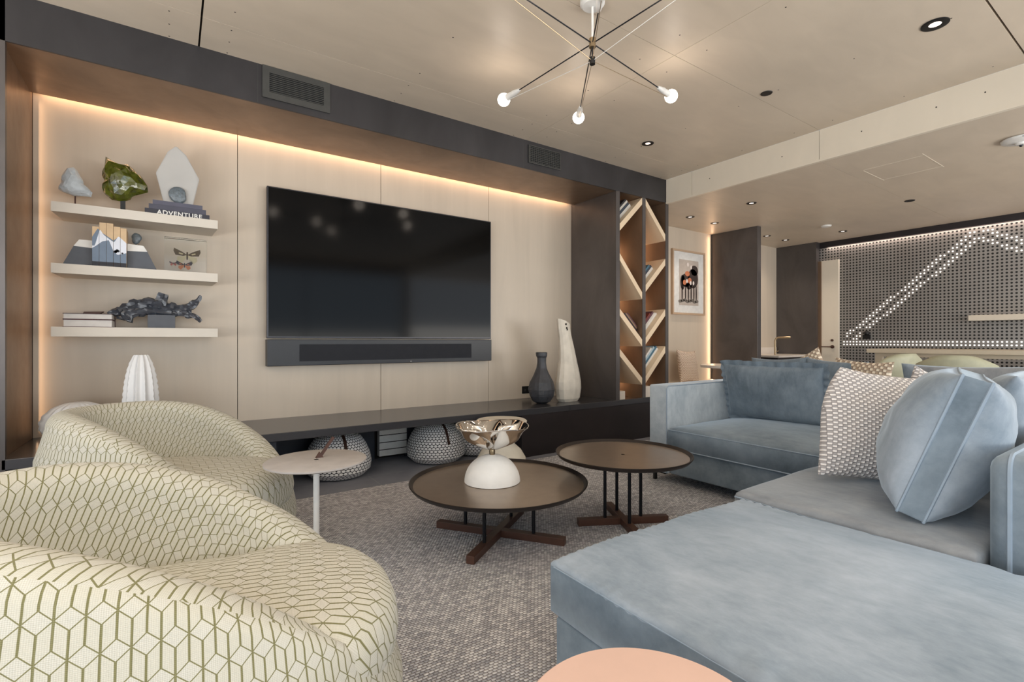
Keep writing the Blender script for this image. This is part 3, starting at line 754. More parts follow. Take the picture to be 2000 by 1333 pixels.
# ------------------------------------------------------------------ ornaments on the bench
def cactus(name, label, prof, ribs, loc, amp, serr, tilt=0):
    def mod(a_, i, r_, z_):
        w_ = abs(math.cos(ribs*a_/2))**1.4
        rr = r_*(1-amp*(w_))
        if w_ < .2: rr *= 1+serr*math.sin(z_*170)
        return (rr*math.cos(a_), rr*math.sin(a_), z_)
    bm = NB(); lathe(bm, prof, ribs*12, mod=mod)
    o = obj(name, bm, MT['ceramic'], None, True, loc, (0, tilt, 0))
    return tag(o, label, 'vase')
pr_ = [(.09+.04*math.sin(PI*min(1, i/26*1.15+.1))-(.075*(i/40)**5), .50*i/40) for i in range(41)]
pr_ = [(.094*math.sqrt(max(.0, 1-(max(0, (i/40-.25))/.80)**2.4))*(1 if i/40 > .25 else .82+.18*math.sin(PI/2*i/10)), .50*i/40) for i in range(41)]
cactus('ribbed_vase', 'tall white ribbed cactus-shaped vase on the bench', pr_, 12, (-.152, 3.74, .416), .17, .03)
pr2 = [(max(.02, .155*math.sin(PI*(.12+.80*i/30))), .115*(1-math.cos(PI*(.12+.80*i/30)))) for i in range(31)]
cactus('ribbed_gourd', 'round white ribbed gourd-like vase behind the far armchair', [(r_*1.05, z_*1.05-.0165) for r_, z_ in pr2], 20, (-.44, 3.72, .43), .10, .02)
# bottle vase and leaning carved vase
bm = NB()
pf = [(.045, 0), (.085, .02), (.115, .07), (.125, .13), (.11, .20), (.075, .27), (.05, .33), (.042, .38), (.043, .425), (.052, .445), (.054, .475), (.044, .48)]
def mod(a_, i, r_, z_):
    q = Vector((math.cos(a_)*2.2, math.sin(a_)*2.2, z_*9)); rr = r_*(1+.07*noise.noise(q)+.03*noise.noise(q*2.7)); return (rr*math.cos(a_), rr*math.sin(a_), z_)
pf2 = []
for i in range(len(pf)-1):
    for k in range(3): pf2.append(tuple(pf[i][j]+(pf[i+1][j]-pf[i][j])*k/3 for j in (0, 1)))
pf2.append(pf[-1]); lathe(bm, pf2, 18, mod=mod)
tag(obj('bottle_vase', bm, MT['char'], None, False, (2.86, 3.66, .416)), 'dark charcoal hewn bottle vase on the bench beside the white vase', 'vase')
bm = NB()
cl = [(0, 0, .125), (.0, .03, .155), (.0, .12, .175), (0, .19, .172), (0, .28, .15), (-.01, .38, .125), (-.03, .50, .105), (-.06, .62, .088), (-.085, .70, .083), (-.095, .765, .085)]
def mod(a_, i, r_, z_):
    k = i/(len(cl)-1)*(len(cl)-1); cx_ = cl[i][0]
    rr = r_*(1+.035*math.cos(5*a_+i*.4)); zz_ = z_ + (.03*math.cos(a_+PI) if i == len(cl)-1 else 0)
    return (cx_+rr*math.cos(a_), rr*.62*math.sin(a_), zz_)
lathe(bm, [(c_[2], c_[1]) for c_ in cl], 14, mod=mod)
v_ = tag(obj('carved_vase', bm, MT['bonew'], None, False, (3.19, 3.66, .416), (0, 0, .3)), 'tall white carved wooden vase leaning left on the bench end', 'vase')
bm = NB(); 
for a_, z_ in ((0, .735), (.012, .70), (.02, .685)): box(bm, -.13+a_, -.122+a_, -.058, -.045, z_, z_+.018)
obj('crack', bm, MT['gap'], v_)
# outlet
o = thing('wall_outlet', 'black wall outlet above the bench beside the charcoal vase', 'outlet', (3.0, W, .50))
bm = NB(); box(bm, -.06, .06, -.006, -.0005, -.037, .037, bev=.002); obj('cover_plate', bm, MT['black'], o)
for x_ in (-.03, .025):
    for a_ in (0, .012): obj('socket_slot', B1(x_+a_, x_+a_+.003, -.0066, -.0062, -.008, .008), colm('slot_grey', 120, 116, 112), o)
    obj('socket_slot', B1(x_+.004, x_+.008, -.0066, -.0062, -.018, -.013), colm('slot_grey', 120, 116, 112), o)

# ------------------------------------------------------------------ air vents
def vent(name, label, x0, x1, z0, z1, fr, rows, cols):
    o = thing(name, label, 'vent', ((x0+x1)/2, Bf, (z0+z1)/2)); w_, h_ = (x1-x0)/2, (z1-z0)/2
    bm = NB()
    for a_ in ((-w_, w_, h_-fr, h_), (-w_, w_, -h_, -h_+fr), (-w_, -w_+fr, -h_+fr, h_-fr), (w_-fr, w_, -h_+fr, h_-fr)): box(bm, a_[0], a_[1], -.012, -.001, a_[2], a_[3])
    obj('frame', bm, MT['vent'], o)
    obj('duct', B1(-w_+fr, w_-fr, -.002, -.001, -h_+fr, h_-fr), MT['black'], o)
    bm = NB(); ih = h_-fr; iw = w_-fr
    for k in range(rows): z_ = -ih+2*ih*(k+.5)/rows; box(bm, -iw, iw, -.009, -.003, z_-.0022, z_+.0022)
    for k in range(cols): x_ = -iw+2*iw*(k+.5)/cols; box(bm, x_-.002, x_+.002, -.008, -.004, -ih, ih)
    obj('grille', bm, MT['vent'], o)
vent('air_vent', 'larger framed grey air vent in the dark soffit, left of the television centre', .465, .872, 2.522, 2.722, .04, 10, 0)
vent('air_vent', 'smaller black air vent in the dark soffit, near the bookcase', 2.525, 2.88, 2.535, 2.69, .008, 9, 16)

# ------------------------------------------------------------------ poufs, stool
def pouf(x_, y_, sc, label):
    o = thing('knitted_pouf', label, 'pouf', (x_, y_, 0), 0, 'knitted poufs under the bench')
    pf = [(.10, 0), (.19, .012), (.232, .05), (.24, .10), (.228, .16), (.20, .22), (.165, .27), (.12, .30), (.05, .31)]
    bm = NB(); lathe(bm, [(a_*sc, b_*1.06) for a_, b_ in pf], 48); obj('body', bm, MT['knit'], o, True)
    bm = NB(); pts = [(.02*math.sin(k), -a_*sc-.006, b_*1.06) for k, (a_, b_) in enumerate(pf[4:8])]
    P_ = [Vector((.0, p[1], p[2])) for p in pts]
    for i in range(len(P_)-1):
        a_, b_ = P_[i], P_[i+1]
        q = [bm.verts.new(a_+Vector((-.011, 0, 0))), bm.verts.new(a_+Vector((.011, 0, 0))), bm.verts.new(b_+Vector((.011, 0, 0))), bm.verts.new(b_+Vector((-.011, 0, 0)))]
        bm.faces.new(q)
    bmesh.ops.solidify(bm, geom=bm.faces[:], thickness=.004)
    obj('handle', bm, MT['leather'], o)
    return o
pouf(1.02, 3.76, 1.0, 'black and white knitted pouf under the bench, nearest the small side table')
pouf(1.83, 3.78, 1.02, 'black and white knitted pouf under the bench, middle one right of the radiator')
pouf(2.24, 3.82, .85, 'black and white knitted pouf under the bench, partly hidden behind the sculpture')
st = thing('hourglass_stool', 'white concrete hourglass stool in front of the bench', 'stool', (2.08, 3.16, 0))
bm = NB(); lathe(bm, [(.10, 0), (.15, .01), (.185, .05), (.185, .11), (.15, .17), (.10, .215), (.09, .25)], 40); obj('base', bm, MT['concrete'], st, True)
bm = NB(); lathe(bm, [(.09, .25), (.12, .30), (.165, .345), (.192, .375), (.195, .39), (.185, .398), (.12, .40), (.01, .40)], 40); obj('top', bm, MT['concrete'], st, True)

# ------------------------------------------------------------------ rug
bm = NB(); box(bm, -1.6, 3.9, -1.6, 3.285, .0005, .014)
tag(obj('rug', bm, MT['rug']), 'large woven grey and beige rug under the seating', 'rug')
RZ = .014

# ------------------------------------------------------------------ coffee tables
def ctable(name, label, x_, y_, R_, H_, ang, arm, rodr, pr_):
    o = thing(name, label, 'table', (x_, y_, RZ)); H_ -= RZ
    bm = NB(); lathe(bm, [(.01, H_-.014), (R_-.02, H_-.014), (R_-.018, H_-.0145)], 96, cap=False)
    obj('tray_top', bm, MT['tray'], o)
    bm = NB(); lathe(bm, [(R_-.035, H_-.016), (R_-.022, H_-.0155), (R_-.008, H_-.003), (R_-.004, H_), (R_, H_-.001), (R_-.001, H_-.006), (R_-.014, H_-.022), (.01, H_-.022)], 96, cap=False)
    obj('tray_rim', bm, MT['trayd'], o, True)
    for k in range(2):
        bm = NB(); M_ = Matrix.Rotation(ang+k*PI/2, 4, 'Z')
        z1 = .036 + .0004*k; box(bm, -arm, arm, -.02, .02, 0, z1, mat=M_, bev=.002)
        obj('foot_bar', bm, MT['walnut'], o)
    for k in range(4):
        a_ = ang+k*PI/2; bm = NB(); p = (pr_*math.cos(a_), pr_*math.sin(a_)); tube(bm, [(p[0], p[1], .036), (p[0], p[1], H_-.022)], rodr, 12)
        obj('leg', bm, MT['rod'], o, True)
ctable('coffee_table', 'large low round bronze tray coffee table with cross foot', 1.365, 2.10, .447, .30, math.atan2(-.549, .392), .345, .009, .185)
ctable('coffee_table', 'smaller taller round bronze tray coffee table beside the sofa', 2.01, 1.86, .362, .40, math.atan2(-.2, .41)-.03, .25, .009, .10)

# chrome bowl sculpture
sc_ = thing('bowl_sculpture', 'crumpled chrome bowl on a white plaster dome on the large coffee table', 'sculpture', (1.345, 2.13, .3005-.0))
sc_.location.z = .287
bm = NB(); lathe(bm, [(.142*math.cos(t_*PI/2/14), .135*math.sin(t_*PI/2/14)+.001) for t_ in range(14)]+[(.004, .1361)], 40, mod=lambda a_, i, r_, z_: ((r_*(1+.02*noise.noise(Vector((a_, z_*20, 1))))*math.cos(a_), r_*math.sin(a_), z_)))
obj('dome', bm, MT['plaster'], sc_, True)
bm = NB(); lathe(bm, [(.014, .13), (.016, .15), (.013, .165)], 16); obj('collar', bm, MT['brass'], sc_, True)
bm = NB(); n_ = 180; R2 = []
N_ = 26
for i in range(N_+1):
    t_ = i/N_
    for_r = .018+.169*t_**.8; zb = .163+.122*t_**1.05
    ring = []
    for k in range(n_):
        a_ = 2*PI*k/n_
        fold = math.exp(-((t_-.48)/.28)**2)
        c_ = abs(math.sin(3.5*a_+.5*math.sin(2*a_)))**.55
        rr = for_r*(1-.52*fold*(1-c_)+.10*fold*c_); zz_ = zb+.045*fold*(1-c_)-.012*fold*c_+.006*math.exp(-((t_-1)/.15)**2)*math.sin(3*a_+1)
        ring.append(bm.verts.new((rr*math.cos(a_+.35*fold*math.cos(5*a_)), rr*math.sin(a_+.35*fold*math.cos(5*a_)), zz_)))
    R2.append(ring)
for i in range(N_):
    for k in range(n_): bm.faces.new((R2[i][k], R2[i][(k+1) % n_], R2[i+1][(k+1) % n_], R2[i+1][k]))
bm.faces.new(R2[0])
o = obj('bowl', bm, MT['chrome'], sc_, 'all'); md = o.modifiers.new('s', 'SOLIDIFY'); md.thickness = .003

# side table
st = thing('side_table', 'small round warm grey side table on a single pole between armchair and coffee table', 'table', (.503, 2.185, RZ))
bm = NB(); lathe(bm, [(.01, .474), (.196, .474), (.203, .478), (.203, .484), (.20, .486), (.01, .486)], 72, cap=False); obj('table_top', bm, MT['sidet'], st, True)
bm = NB(); tube(bm, [(0, 0, .008), (0, 0, .474)], .0125, 16); obj('pole', bm, MT['whitem'], st, True)
bm = NB(); lathe(bm, [(.01, 0), (.15, 0), (.15, .006), (.01, .009)], 48); obj('base', bm, MT['sidet'], st, True)
bm = NB(); M_ = Matrix.Translation((.02, .03, .486)) @ Matrix.Rotation(.62, 4, 'Y'); box(bm, -.006, .006, -.004, .004, .0, .10, mat=M_)
prism(bm, [(.004, .486), (.035, .486), (.02, .51)], .022, .038, 'y'); obj('handle', bm, MT['leather'], st)
# blush round table in the foreground
pt = thing('round_table', 'blush pink round table top at the bottom edge of the view', 'table', (.585, .485, RZ))
bm = NB(); lathe(bm, [(.01, .40), (.185, .40), (.193, .403), (.195, .409), (.19, .414), (.01, .4145)], 96, cap=False); obj('table_top', bm, MT['pink'], pt, True)
bm = NB(); lathe(bm, [(.12, 0), (.12, .01), (.02, .02), (.02, .40)], 32); obj('pedestal', bm, MT['pink'], pt, True)

# ------------------------------------------------------------------ armchairs
def armchair(label, loc, rz, group, A=.43, B=.30, H=.63, T=.062):
    o = thing('armchair', label, 'armchair', loc, rz, group)
    bm = NB(); uvl = bm.loops.layers.uv.verify(); N = 160
    def h(q):
        return H-.70*max(0, (2.4-q)/2.4)**2.2
    def zc(q):                                   # height of the padded rim's centre
        a_ = h(q); lo = .23
        return lo+math.log(1+math.exp((a_-lo)*18))/18 if a_-lo < 1 else a_
    def pt(ph, off, z, sq=0):
        k = 1+sq*(math.sin(2*ph)**2)
        return Vector(((A+off)*math.cos(ph)*k, (B+off)*math.sin(ph)*k, z))
    rings = []; uvs = []; us = [0]
    for k in range(N):
        ph = 2*PI*k/N; q = abs(math.atan2(math.sin(ph), math.cos(ph))); hz = zc(q)
        front = max(0, 1-q/1.1)
        prof = [(-.075, .05), (-.015, .055)]
        for m_ in range(1, 10):
            f = m_/9; prof.append((-.015+(T+.015)*math.sin(f*PI/2)+.028*math.sin(f*PI), .055+(hz-.055)*f))
        for m_ in range(1, 12):
            th_ = PI*m_/12; prof.append((T*math.cos(th_), hz+T*math.sin(th_)))
        zl = min(hz-.005, .34)
        for m_ in range(0, 7):
            f = m_/6; prof.append((-T-.035*f, hz*(1-f)+zl*f))
        vv = [0]; ring = []
        for i_, (of, z_) in enumerate(prof):
            if i_: vv.append(vv[-1]+math.dist(prof[i_], prof[i_-1]))
            ring.append(bm.verts.new(pt(ph, of, z_, .05 if z_ < .5 and i_ < 14 else .05*max(0, 1-(z_-.5)/.1) if i_ < 14 else 0)))
        rings.append(ring); uvs.append([hz+T*1.5-.06-v_ for v_ in vv] if False else vv)
    for k in range(N): us.append(us[-1]+(rings[(k+1) % N][9].co-rings[k][9].co).length)
    sc_u = round(us[-1]/.040)*.040/us[-1]
    M_ = len(rings[0])
    for k in range(N):
        k2 = (k+1) % N
        for i_ in range(M_-1):
            f = bm.faces.new((rings[k][i_], rings[k2][i_], rings[k2][i_+1], rings[k][i_+1]))
            for l, (kk, vk, ii) in zip(f.loops, ((k, k, i_), (k+1, k2, i_), (k+1, k2, i_+1), (k, k, i_+1))):
                l[uvl].uv = (us[kk]*sc_u, uvs[vk][ii]) if i_ < 13 else (us[kk]*sc_u+.011-(uvs[vk][ii]-uvs[vk][13])*.55, uvs[vk][ii]+.02)
    bm.faces.new([r_[0] for r_ in rings][::-1])
    obj('shell', bm, MT['geo'], o, 'all')
    # seat cushion: thick rounded pad running out over the front edge
    bm = NB(); uvl = bm.loops.layers.uv.verify(); rings = []
    fr = [.04, .2, .4, .58, .72, .83, .91, .965, .99, 1.0, .99, .96]
    za = [.448, .447, .444, .438, .430, .420, .404, .380, .350, .315, .28, .25]
    for r_, z_ in zip(fr, za):
        ring = []
        for k in range(120):
            ph = 2*PI*k/120; q = abs(math.atan2(math.sin(ph), math.cos(ph)))
            e = min(1, max(0, (q-.75)/.5)); e = e*e*(3-2*e)
            off = (.066)*(1-e)+(-.045)*e; kk = 1+.05*(math.sin(2*ph)**2)*(1-e)
            ring.append(bm.verts.new(((A+off)*math.cos(ph)*kk*r_, (B+off)*math.sin(ph)*kk*r_, z_)))
        rings.append(ring)
    vv = [0]
    for i_ in range(1, len(fr)): vv.append(vv[-1]+math.hypot((fr[i_]-fr[i_-1])*A, za[i_]-za[i_-1]))
    def uvof(v, i_):
        r_ = math.hypot(v.co.x, v.co.y) or 1; k_ = 1+max(0, vv[i_]-r_*.95)/r_ if i_ > 6 else 1
        return (v.co.y*k_, v.co.x*k_)
    for i_ in range(len(fr)-1):
        for k in range(120):
            k2 = (k+1) % 120; qd = ((rings[i_][k], i_), (rings[i_][k2], i_), (rings[i_+1][k2], i_+1), (rings[i_+1][k], i_+1))
            f = bm.faces.new([a_[0] for a_ in qd])
            for l, (v, ii) in zip(f.loops, qd): l[uvl].uv = uvof(v, ii)
    f = bm.faces.new(rings[0])
    for l in f.loops: l[uvl].uv = (l.vert.co.y, l.vert.co.x)
    bm.faces.new(rings[-1][::-1])
    obj('seat_cushion', bm, MT['geo'], o, 'all')
    bm = NB(); lathe(bm, [(.16, 0), (.20, 0), (.20, .05), (.16, .05)], 48); obj('swivel_base', bm, MT['black'], o, True)
    return o
armchair('cream tub armchair with olive hexagon pattern, large in the near left corner', (-.013, 1.31, RZ), -.20, 'patterned tub armchairs')
armchair('cream tub armchair with olive hexagon pattern, farther one beside the bench', (.015, 2.66, RZ), -.69, 'patterned tub armchairs')

# ------------------------------------------------------------------ sectional sofa
so = thing('sectional_sofa', 'blue grey velvet L-shaped sectional sofa on the right', 'sofa', (0, 0, RZ))
def rb(name, x0, x1, y0, y1, z0, z1, bev, m='velvet', par=so, **k):
    bm = NB(); box(bm, x0, x1, y0, y1, z0-RZ, z1-RZ, bev=bev); return obj(name, bm, MT[m], par, True)
def pipe(pts, par, r=.004):
    bm = NB(); tube(bm, [(p[0], p[1], p[2]-RZ) for p in pts], r, 6); o_ = obj('piping', bm, MT['pipe'], par, True); return o_
rb('base', 2.83, 3.86, .16, 2.19, .085, .262, .012)
arm = rb('armrest', 2.82, 3.86, 2.198, 2.36, .08, .69, .014, 'velveta')
pipe([(2.817, 2.205, .085), (2.817, 2.205, .67), (2.83, 2.201, .688), (3.85, 2.201, .689)], arm)
rb('back_frame', 3.70, 3.86, .17, 2.197, .2, .69, .02)
def cush(name, x0, x1, y0, y1, z0, z1, puff, m, par=so, wr=0, seed=0, r=.035, m2=None):
    bm = NB(); rbox_cushion(bm, x1-x0, y1-y0, z1-z0, r, puff, wr=wr, seed=seed, n=110 if wr else 24, side=1 if m2 else 0)
    return obj(name, bm, [MT[m], MT[m2]] if m2 else MT[m], par, 'all', ((x0+x1)/2, (y0+y1)/2, z0-RZ))
q = cush('seat_cushion', 2.80, 3.70, 1.14, 2.195, .264, .405, .045, 'velvet', seed=1)
pipe([(2.799, 1.14, .268), (2.799, 2.19, .268)], so)
pipe([(2.803, 1.145, .392), (2.803, 2.185, .392)], so, .003)
# return piece facing the television, its back towards the camera
rb('base', 1.84, 2.829, .39, 1.09, .085, .255, .012)
cush('seat_cushion', 1.80, 3.70, .385, 1.10, .257, .418, .02, 'velvetg', seed=4, r=.025)
pipe([(1.802, .40, .395), (1.802, 1.09, .395)], so, .003)
bs = rb('back_slab', 1.855, 3.86, .17, .382, .09, .69, .045)
pipe([(1.855, .335, .14), (1.855, .335, .645), (1.859, .335, .664), (1.869, .335, .679), (1.884, .335, .688), (1.90, .335, .690), (3.8, .335, .690)], bs, .006)
for x_, y_ in ((2.85, 2.33), (3.82, 2.33), (3.82, .2), (1.9, .42)):
    bm = NB(); box(bm, x_-.01, x_+.01, y_-.01, y_+.01, 0, .06); box(bm, x_-.012, x_+.012, y_-.10, y_+.012, .056, .068); obj('leg', bm, MT['black'], so)
# chaise ottoman in front
ch = thing('chaise_ottoman', 'large pale blue velvet chaise ottoman in the right foreground', 'ottoman', (0, 0, RZ))
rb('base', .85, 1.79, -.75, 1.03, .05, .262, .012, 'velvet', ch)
q = cush('cushion', .845, 1.785, -.75, 1.06, .266, .405, .034, 'velvetl', ch, wr=.0045, seed=2, r=.018, m2='velvet')  # sides in darker velvet: shade and nap painted into the colour
pipe([(.846, -.7, .392), (.846, 1.03, .392)], ch, .0018)
for x_, y_ in ((.92, .95), (1.72, .95), (.92, -.68), (1.72, -.68)):
    bm = NB(); box(bm, x_-.02, x_+.02, y_-.02, y_+.02, 0, .036); obj('leg', bm, MT['black'], ch)

# pillows
pillow('velvet_pillow', 'wide blue velvet pillow with ruffled edge against the far sofa back', .70, .40, .17, MT['velvet'], (3.50, 1.83, .632), PI/2, -.22, 0, 'velvet pillows', seed=3, flange=.035, pull=.04)
pillow('velvet_pillow', 'large pale blue boxed velvet pillow nearest the camera',   .50, .47, .26, MT['velvetl'], (2.19, .56, .665), .25, .34, 0, 'velvet pillows', gus=.07, seed=5, pull=.025, ex=.42, m2=MT['velvet'])  # boxed edge in darker velvet, its nap and shade painted in
pillow('velvet_pillow', 'pale velvet pillow cut by the right edge, behind the large boxed one', .46, .44, .20, MT['velvetl'], (2.70, .52, .665), .12, .30, 0, 'velvet pillows', seed=25, pull=.04)
pillow('velvet_pillow', 'grey velvet pillow in the sofa corner behind the woven pillows', .62, .46, .18, MT['velvetg'], (3.43, .67, .655), PI/2, -.25, .05, 'velvet pillows', seed=8, pull=.06)
pillow('velvet_pillow', 'pale grey velvet pillow just behind the corner pillow at the sofa back', .50, .44, .14, MT['velvetl'], (3.62, .86, .65), PI/2, -.15, 0, 'velvet pillows', seed=9, pull=.06)
pillow('woven_pillow', 'grey and white basket-weave pillow standing in front on the sofa seat', .46, .46, .17, MT['basket'], (2.385, .825, .65), -.62, -.22, .14, 'basket-weave pillows', seed=11, pull=.07, slouch=.09)
pillow('woven_pillow', 'grey and white basket-weave pillow behind the front woven one, its peak higher', .35, .35, .13, MT['basket'], (2.98, .78, .65), -.75, -.20, .5, 'basket-weave pillows', seed=12, pull=.09)

# second sofa beyond, back to back
s2 = thing('far_sofa', 'grey sofa standing back to back behind the sectional', 'sofa', (0, 0, 0))
bm = NB(); box(bm, 3.95, 4.10, .6, 2.2, .1, .66, bev=.02); obj('back_frame', bm, MT['velvetg'], s2, True)
bm = NB(); box(bm, 4.10, 4.75, .6, 2.2, .1, .42, bev=.02); obj('seat', bm, MT['velvetg'], s2, True)
for x_, y_ in ((4.0, .66), (4.0, 2.14), (4.7, .66), (4.7, 2.14)):
    obj('leg', B1(x_-.02, x_+.02, y_-.02, y_+.02, 0, .1), MT['black'], s2)
pillow('velvet_pillow', 'blue velvet pillow peeking over the far sofa, left one', .48, .44, .14, MT['velvet'], (4.22, 2.16, .645), PI/2, .12, .04, 'pillows on the far sofa', seed=15)
pillow('velvet_pillow', 'blue velvet pillow standing beside the woven pillow on the far sofa', .44, .44, .14, MT['velvet'], (4.22, 1.74, .64), PI/2, .12, -.05, 'pillows on the far sofa', seed=16)
pillow('woven_pillow', 'cream woven pillow tip between the velvet pillows on the far sofa', .42, .44, .13, MT['basket2'], (4.36, 2.0, .66), PI/2, .1, .5, 'woven pillows on the far sofa', seed=17)
pillow('woven_pillow', 'cream woven pillow at the right end of the far sofa pillows', .42, .44, .13, MT['basket2'], (4.22, 1.56, .645), PI/2-.2, .12, -.05, 'woven pillows on the far sofa', seed=18)

# ------------------------------------------------------------------ chandelier
chn = thing('chandelier', 'spider chandelier of crossing thin rods with white bulbs', 'chandelier', (1.753, 1.827, 0))
bm = NB(); lathe(bm, [(.01, ZC-.035), (.05, ZC-.033), (.062, ZC-.02), (.062, ZC-.001), (.01, ZC-.001)], 32); obj('canopy', bm, MT['whitem'], chn, True)
bm = NB(); tube(bm, [(0, 0, ZC-.03), (0, 0, 2.52)], .006, 10); obj('stem', bm, MT['whitem'], chn, True)
bm = NB(); tube(bm, [(0, 0, 2.485), (0, 0, 2.53)], .017, 16); obj('upper_hub', bm, MT['brass'], chn, True)
bm = NB(); tube(bm, [(0, 0, 2.40), (0, 0, 2.435)], .014, 16); tube(bm, [(0, 0, 2.43), (0, 0, 2.49)], .004, 8); obj('lower_hub', bm, MT['black'], chn, True)
ends = [(-.046, .74, 1), (.776, .119, 1), (.505, .66, 1), (.046, -.74, 1), (-.776, -.119, 1), (-.505*.48, -.66*.48, .33)]
for i, (x_, y_, _) in enumerate(ends):
    d_ = Vector((x_, y_, 0)); l_ = d_.length; u_ = d_.normalized(); z0_ = 2.506
    p1 = u_*(l_-.14)+Vector((0, 0, z0_)); p2 = u_*l_+Vector((0, 0, z0_))
    bm = NB(); tube(bm, [Vector((0, 0, z0_)), p1], .0032, 8); obj('rod', bm, MT['rod'], chn, True)
    bm = NB(); tube(bm, [Vector((0, 0, 2.418)), u_*(l_-.055)+Vector((0, 0, z0_-.02))], .0016, 6); obj('stay_wire', bm, MT['brass'] if i % 3 else MT['whitem'], chn, True)
    bm = NB(); tube(bm, [p1-u_*.015, p1, p1+u_*.045, p1+u_*.05, p1+u_*.085, p1+u_*.1], 0, 16, 0, 0, [.008, .012, .019, .017, .020, .021]); obj('socket', bm, MT['whitem'], chn, True)
    bm = NB(); sph(bm, p2+u_*.0, .039, 24); obj('bulb', bm, MT['bulbm'], chn, True)
lp = bpy.data.lights.new('chandelier_glow', 'POINT')
# bulbs light the ceiling
for i, (x_, y_, _) in enumerate(ends):
    l_ = bpy.data.lights.new('bulb_glow', 'POINT'); l_.energy = 3.2; l_.color = (1, .82, .66); l_.shadow_soft_size = .045
    o = bpy.data.objects.new('bulb_glow', l_); COL.objects.link(o); o.location = (1.753+x_*1.0, 1.827+y_*1.0, 2.506); o.visible_camera = False

# ------------------------------------------------------------------ downlights
def downlight(x_, y_, z_, label, lit=True, R_=.048, grp='recessed downlights'):
    o = thing('downlight', label, 'light', (x_, y_, z_), 0, grp)
    bm = NB(); lathe(bm, [(R_*.45, -.0005), (R_, -.001), (R_, -.004), (R_*.93, -.006), (R_*.45, -.003)], 32, cap=False); obj('trim_ring', bm, MT['black'], o, True)
    bm = NB(); bmesh.ops.create_circle(bm, cap_ends=True, segments=24, radius=R_*.46, matrix=Matrix.Translation((0, 0, -.0015))); obj('lens', bm, MT['lamp'] if lit else MT['black'], o)
    if lit:
        l_ = bpy.data.lights.new('downlight_beam', 'SPOT'); l_.energy = 17; l_.color = (1, .86, .72); l_.spot_size = math.radians(110); l_.spot_blend = .9; l_.shadow_soft_size = .03
        s_ = bpy.data.objects.new('downlight_beam', l_); COL.objects.link(s_); s_.location = (x_, y_, z_-.012)
downlight(3.42, .907, ZC, 'largest black downlight in the high ceiling at upper right', True, .062)
downlight(3.42, 2.875, ZC, 'black downlight in the high ceiling nearest the bookcase', True, .05)
bm = NB(); lathe(bm, [(.01, -.004), (.036, -.004), (.038, -.0005)], 32); tag(obj('ceiling_disc', bm, MT['black'], None, False, (3.407, 1.825, ZC)), 'plain black disc in the high ceiling between the two downlights', 'sensor')
for x_, y_, lb in ((5.12, 2.905, 'black ringed downlight in the low ceiling nearest the bulkhead'), (5.09, 3.644, 'downlight in the low ceiling left above the framed picture'),
                   (5.61, 3.66, 'downlight in the low ceiling right above the framed picture'), (6.90, 3.69, 'downlight over the kitchen counter, left of the pair'),
                   (7.40, 3.684, 'downlight over the kitchen counter, right of the pair'), (7.45, 2.954, 'downlight in front of the white door')):
    downlight(x_, y_, ZL, lb, True, .05)
for x_, y_, lb in ((.2, 1.0, 'over the near armchair'), (1.5, .25, 'over the chaise'), (-1.3, .5, 'near the left windows'), (3.42, -.15, 'over the sofa back'), (.2, -1.1, 'behind the camera, left'), (2.1, -1.2, 'behind the camera, right'), (-1.3, 2.2, 'left of the armchairs')):  # unseen downlights added to raise the ambient light of the room
    downlight(x_, y_, ZC, 'added unseen fill downlight in the high ceiling '+lb, True, .05)
for o_ in [q_ for q_ in bpy.data.objects if q_.type == 'LIGHT' and q_.name.startswith('downlight_beam') and q_.location.z > 2.6]:
    if o_.location.x < 3.0 or o_.location.y < 0: o_.data.energy = 17; o_.data.spot_size = math.radians(130)
downlight(6.40, 1.907, ZL, 'unlit black downlight in the low ceiling above the bar table', False, .045)
bm = NB(); lathe(bm, [(.01, -.02), (.05, -.018), (.06, -.004), (.06, -.0005)], 32); tag(obj('ceiling_sensor', bm, MT['whitem'], None, True, (6.91, 2.93, ZL)), 'small white sensor dome on the low ceiling before the door', 'sensor')
sd = thing('smoke_detector', 'white round fire alarm on the low ceiling at the right edge', 'alarm', (5.10, .86, ZL))
bm = NB(); lathe(bm, [(.01, -.05), (.03, -.048), (.035, -.035), (.08, -.03), (.105, -.02), (.11, -.008), (.10, -.0005)], 48); obj('housing', bm, MT['whitem'], sd, True)
bm = NB(); sph(bm, (0, 0, -.052), .012, 12); obj('sensor', bm, MT['bezel'], sd, True)
for k, chr_ in enumerate('FIRE'):
    a_ = math.radians(196+k*14); text('alarm_letter', chr_, .026, colm('alarm_grey', 120, 120, 124), sd, (.111*math.cos(a_), .111*math.sin(a_), -.026), (PI/2-.25, 0, a_+PI/2), .0006)

# ------------------------------------------------------------------ niche: picture, seat, pillow, small tables
pc = thing('framed_picture', 'framed picture of riders on dark animals in the lit niche', 'picture', (5.652, W, 1.772))
bm = NB()
for a_ in ((-.345, .345, .40, .425), (-.345, .345, -.425, -.40), (-.345, -.322, -.40, .40), (.322, .345, -.40, .40)): box(bm, a_[0], a_[1], -.035, -.001, a_[2], a_[3])
obj('frame', bm, MT['frame'], pc)
obj('mat_board', B1(-.322, .322, -.02, -.001, -.40, .40), MT['paper'], pc)
bm = NB(); box(bm, -.20, .21, -.022, -.0205, -.30, .30)
obj('print', bm, colm('print_sky', 188, 176, 166), pc)
bm = NB()
def ell(cx, cz, rx, rz, mi, y_=-.0228):
    vs = [bm.verts.new((cx+rx*math.cos(t_), y_-mi*.0003, cz+rz*math.sin(t_))) for t_ in [2*PI*k/14 for k in range(14)]]; bm.faces.new(vs).material_index = mi
for cx, cz, rx, rz in ((-.06, .03, .10, .09), (.09, .06, .11, .13), (.12, .17, .08, .07), (-.13, .0, .05, .10), (.0, -.02, .07, .07)): ell(cx, cz, rx, rz, 0)
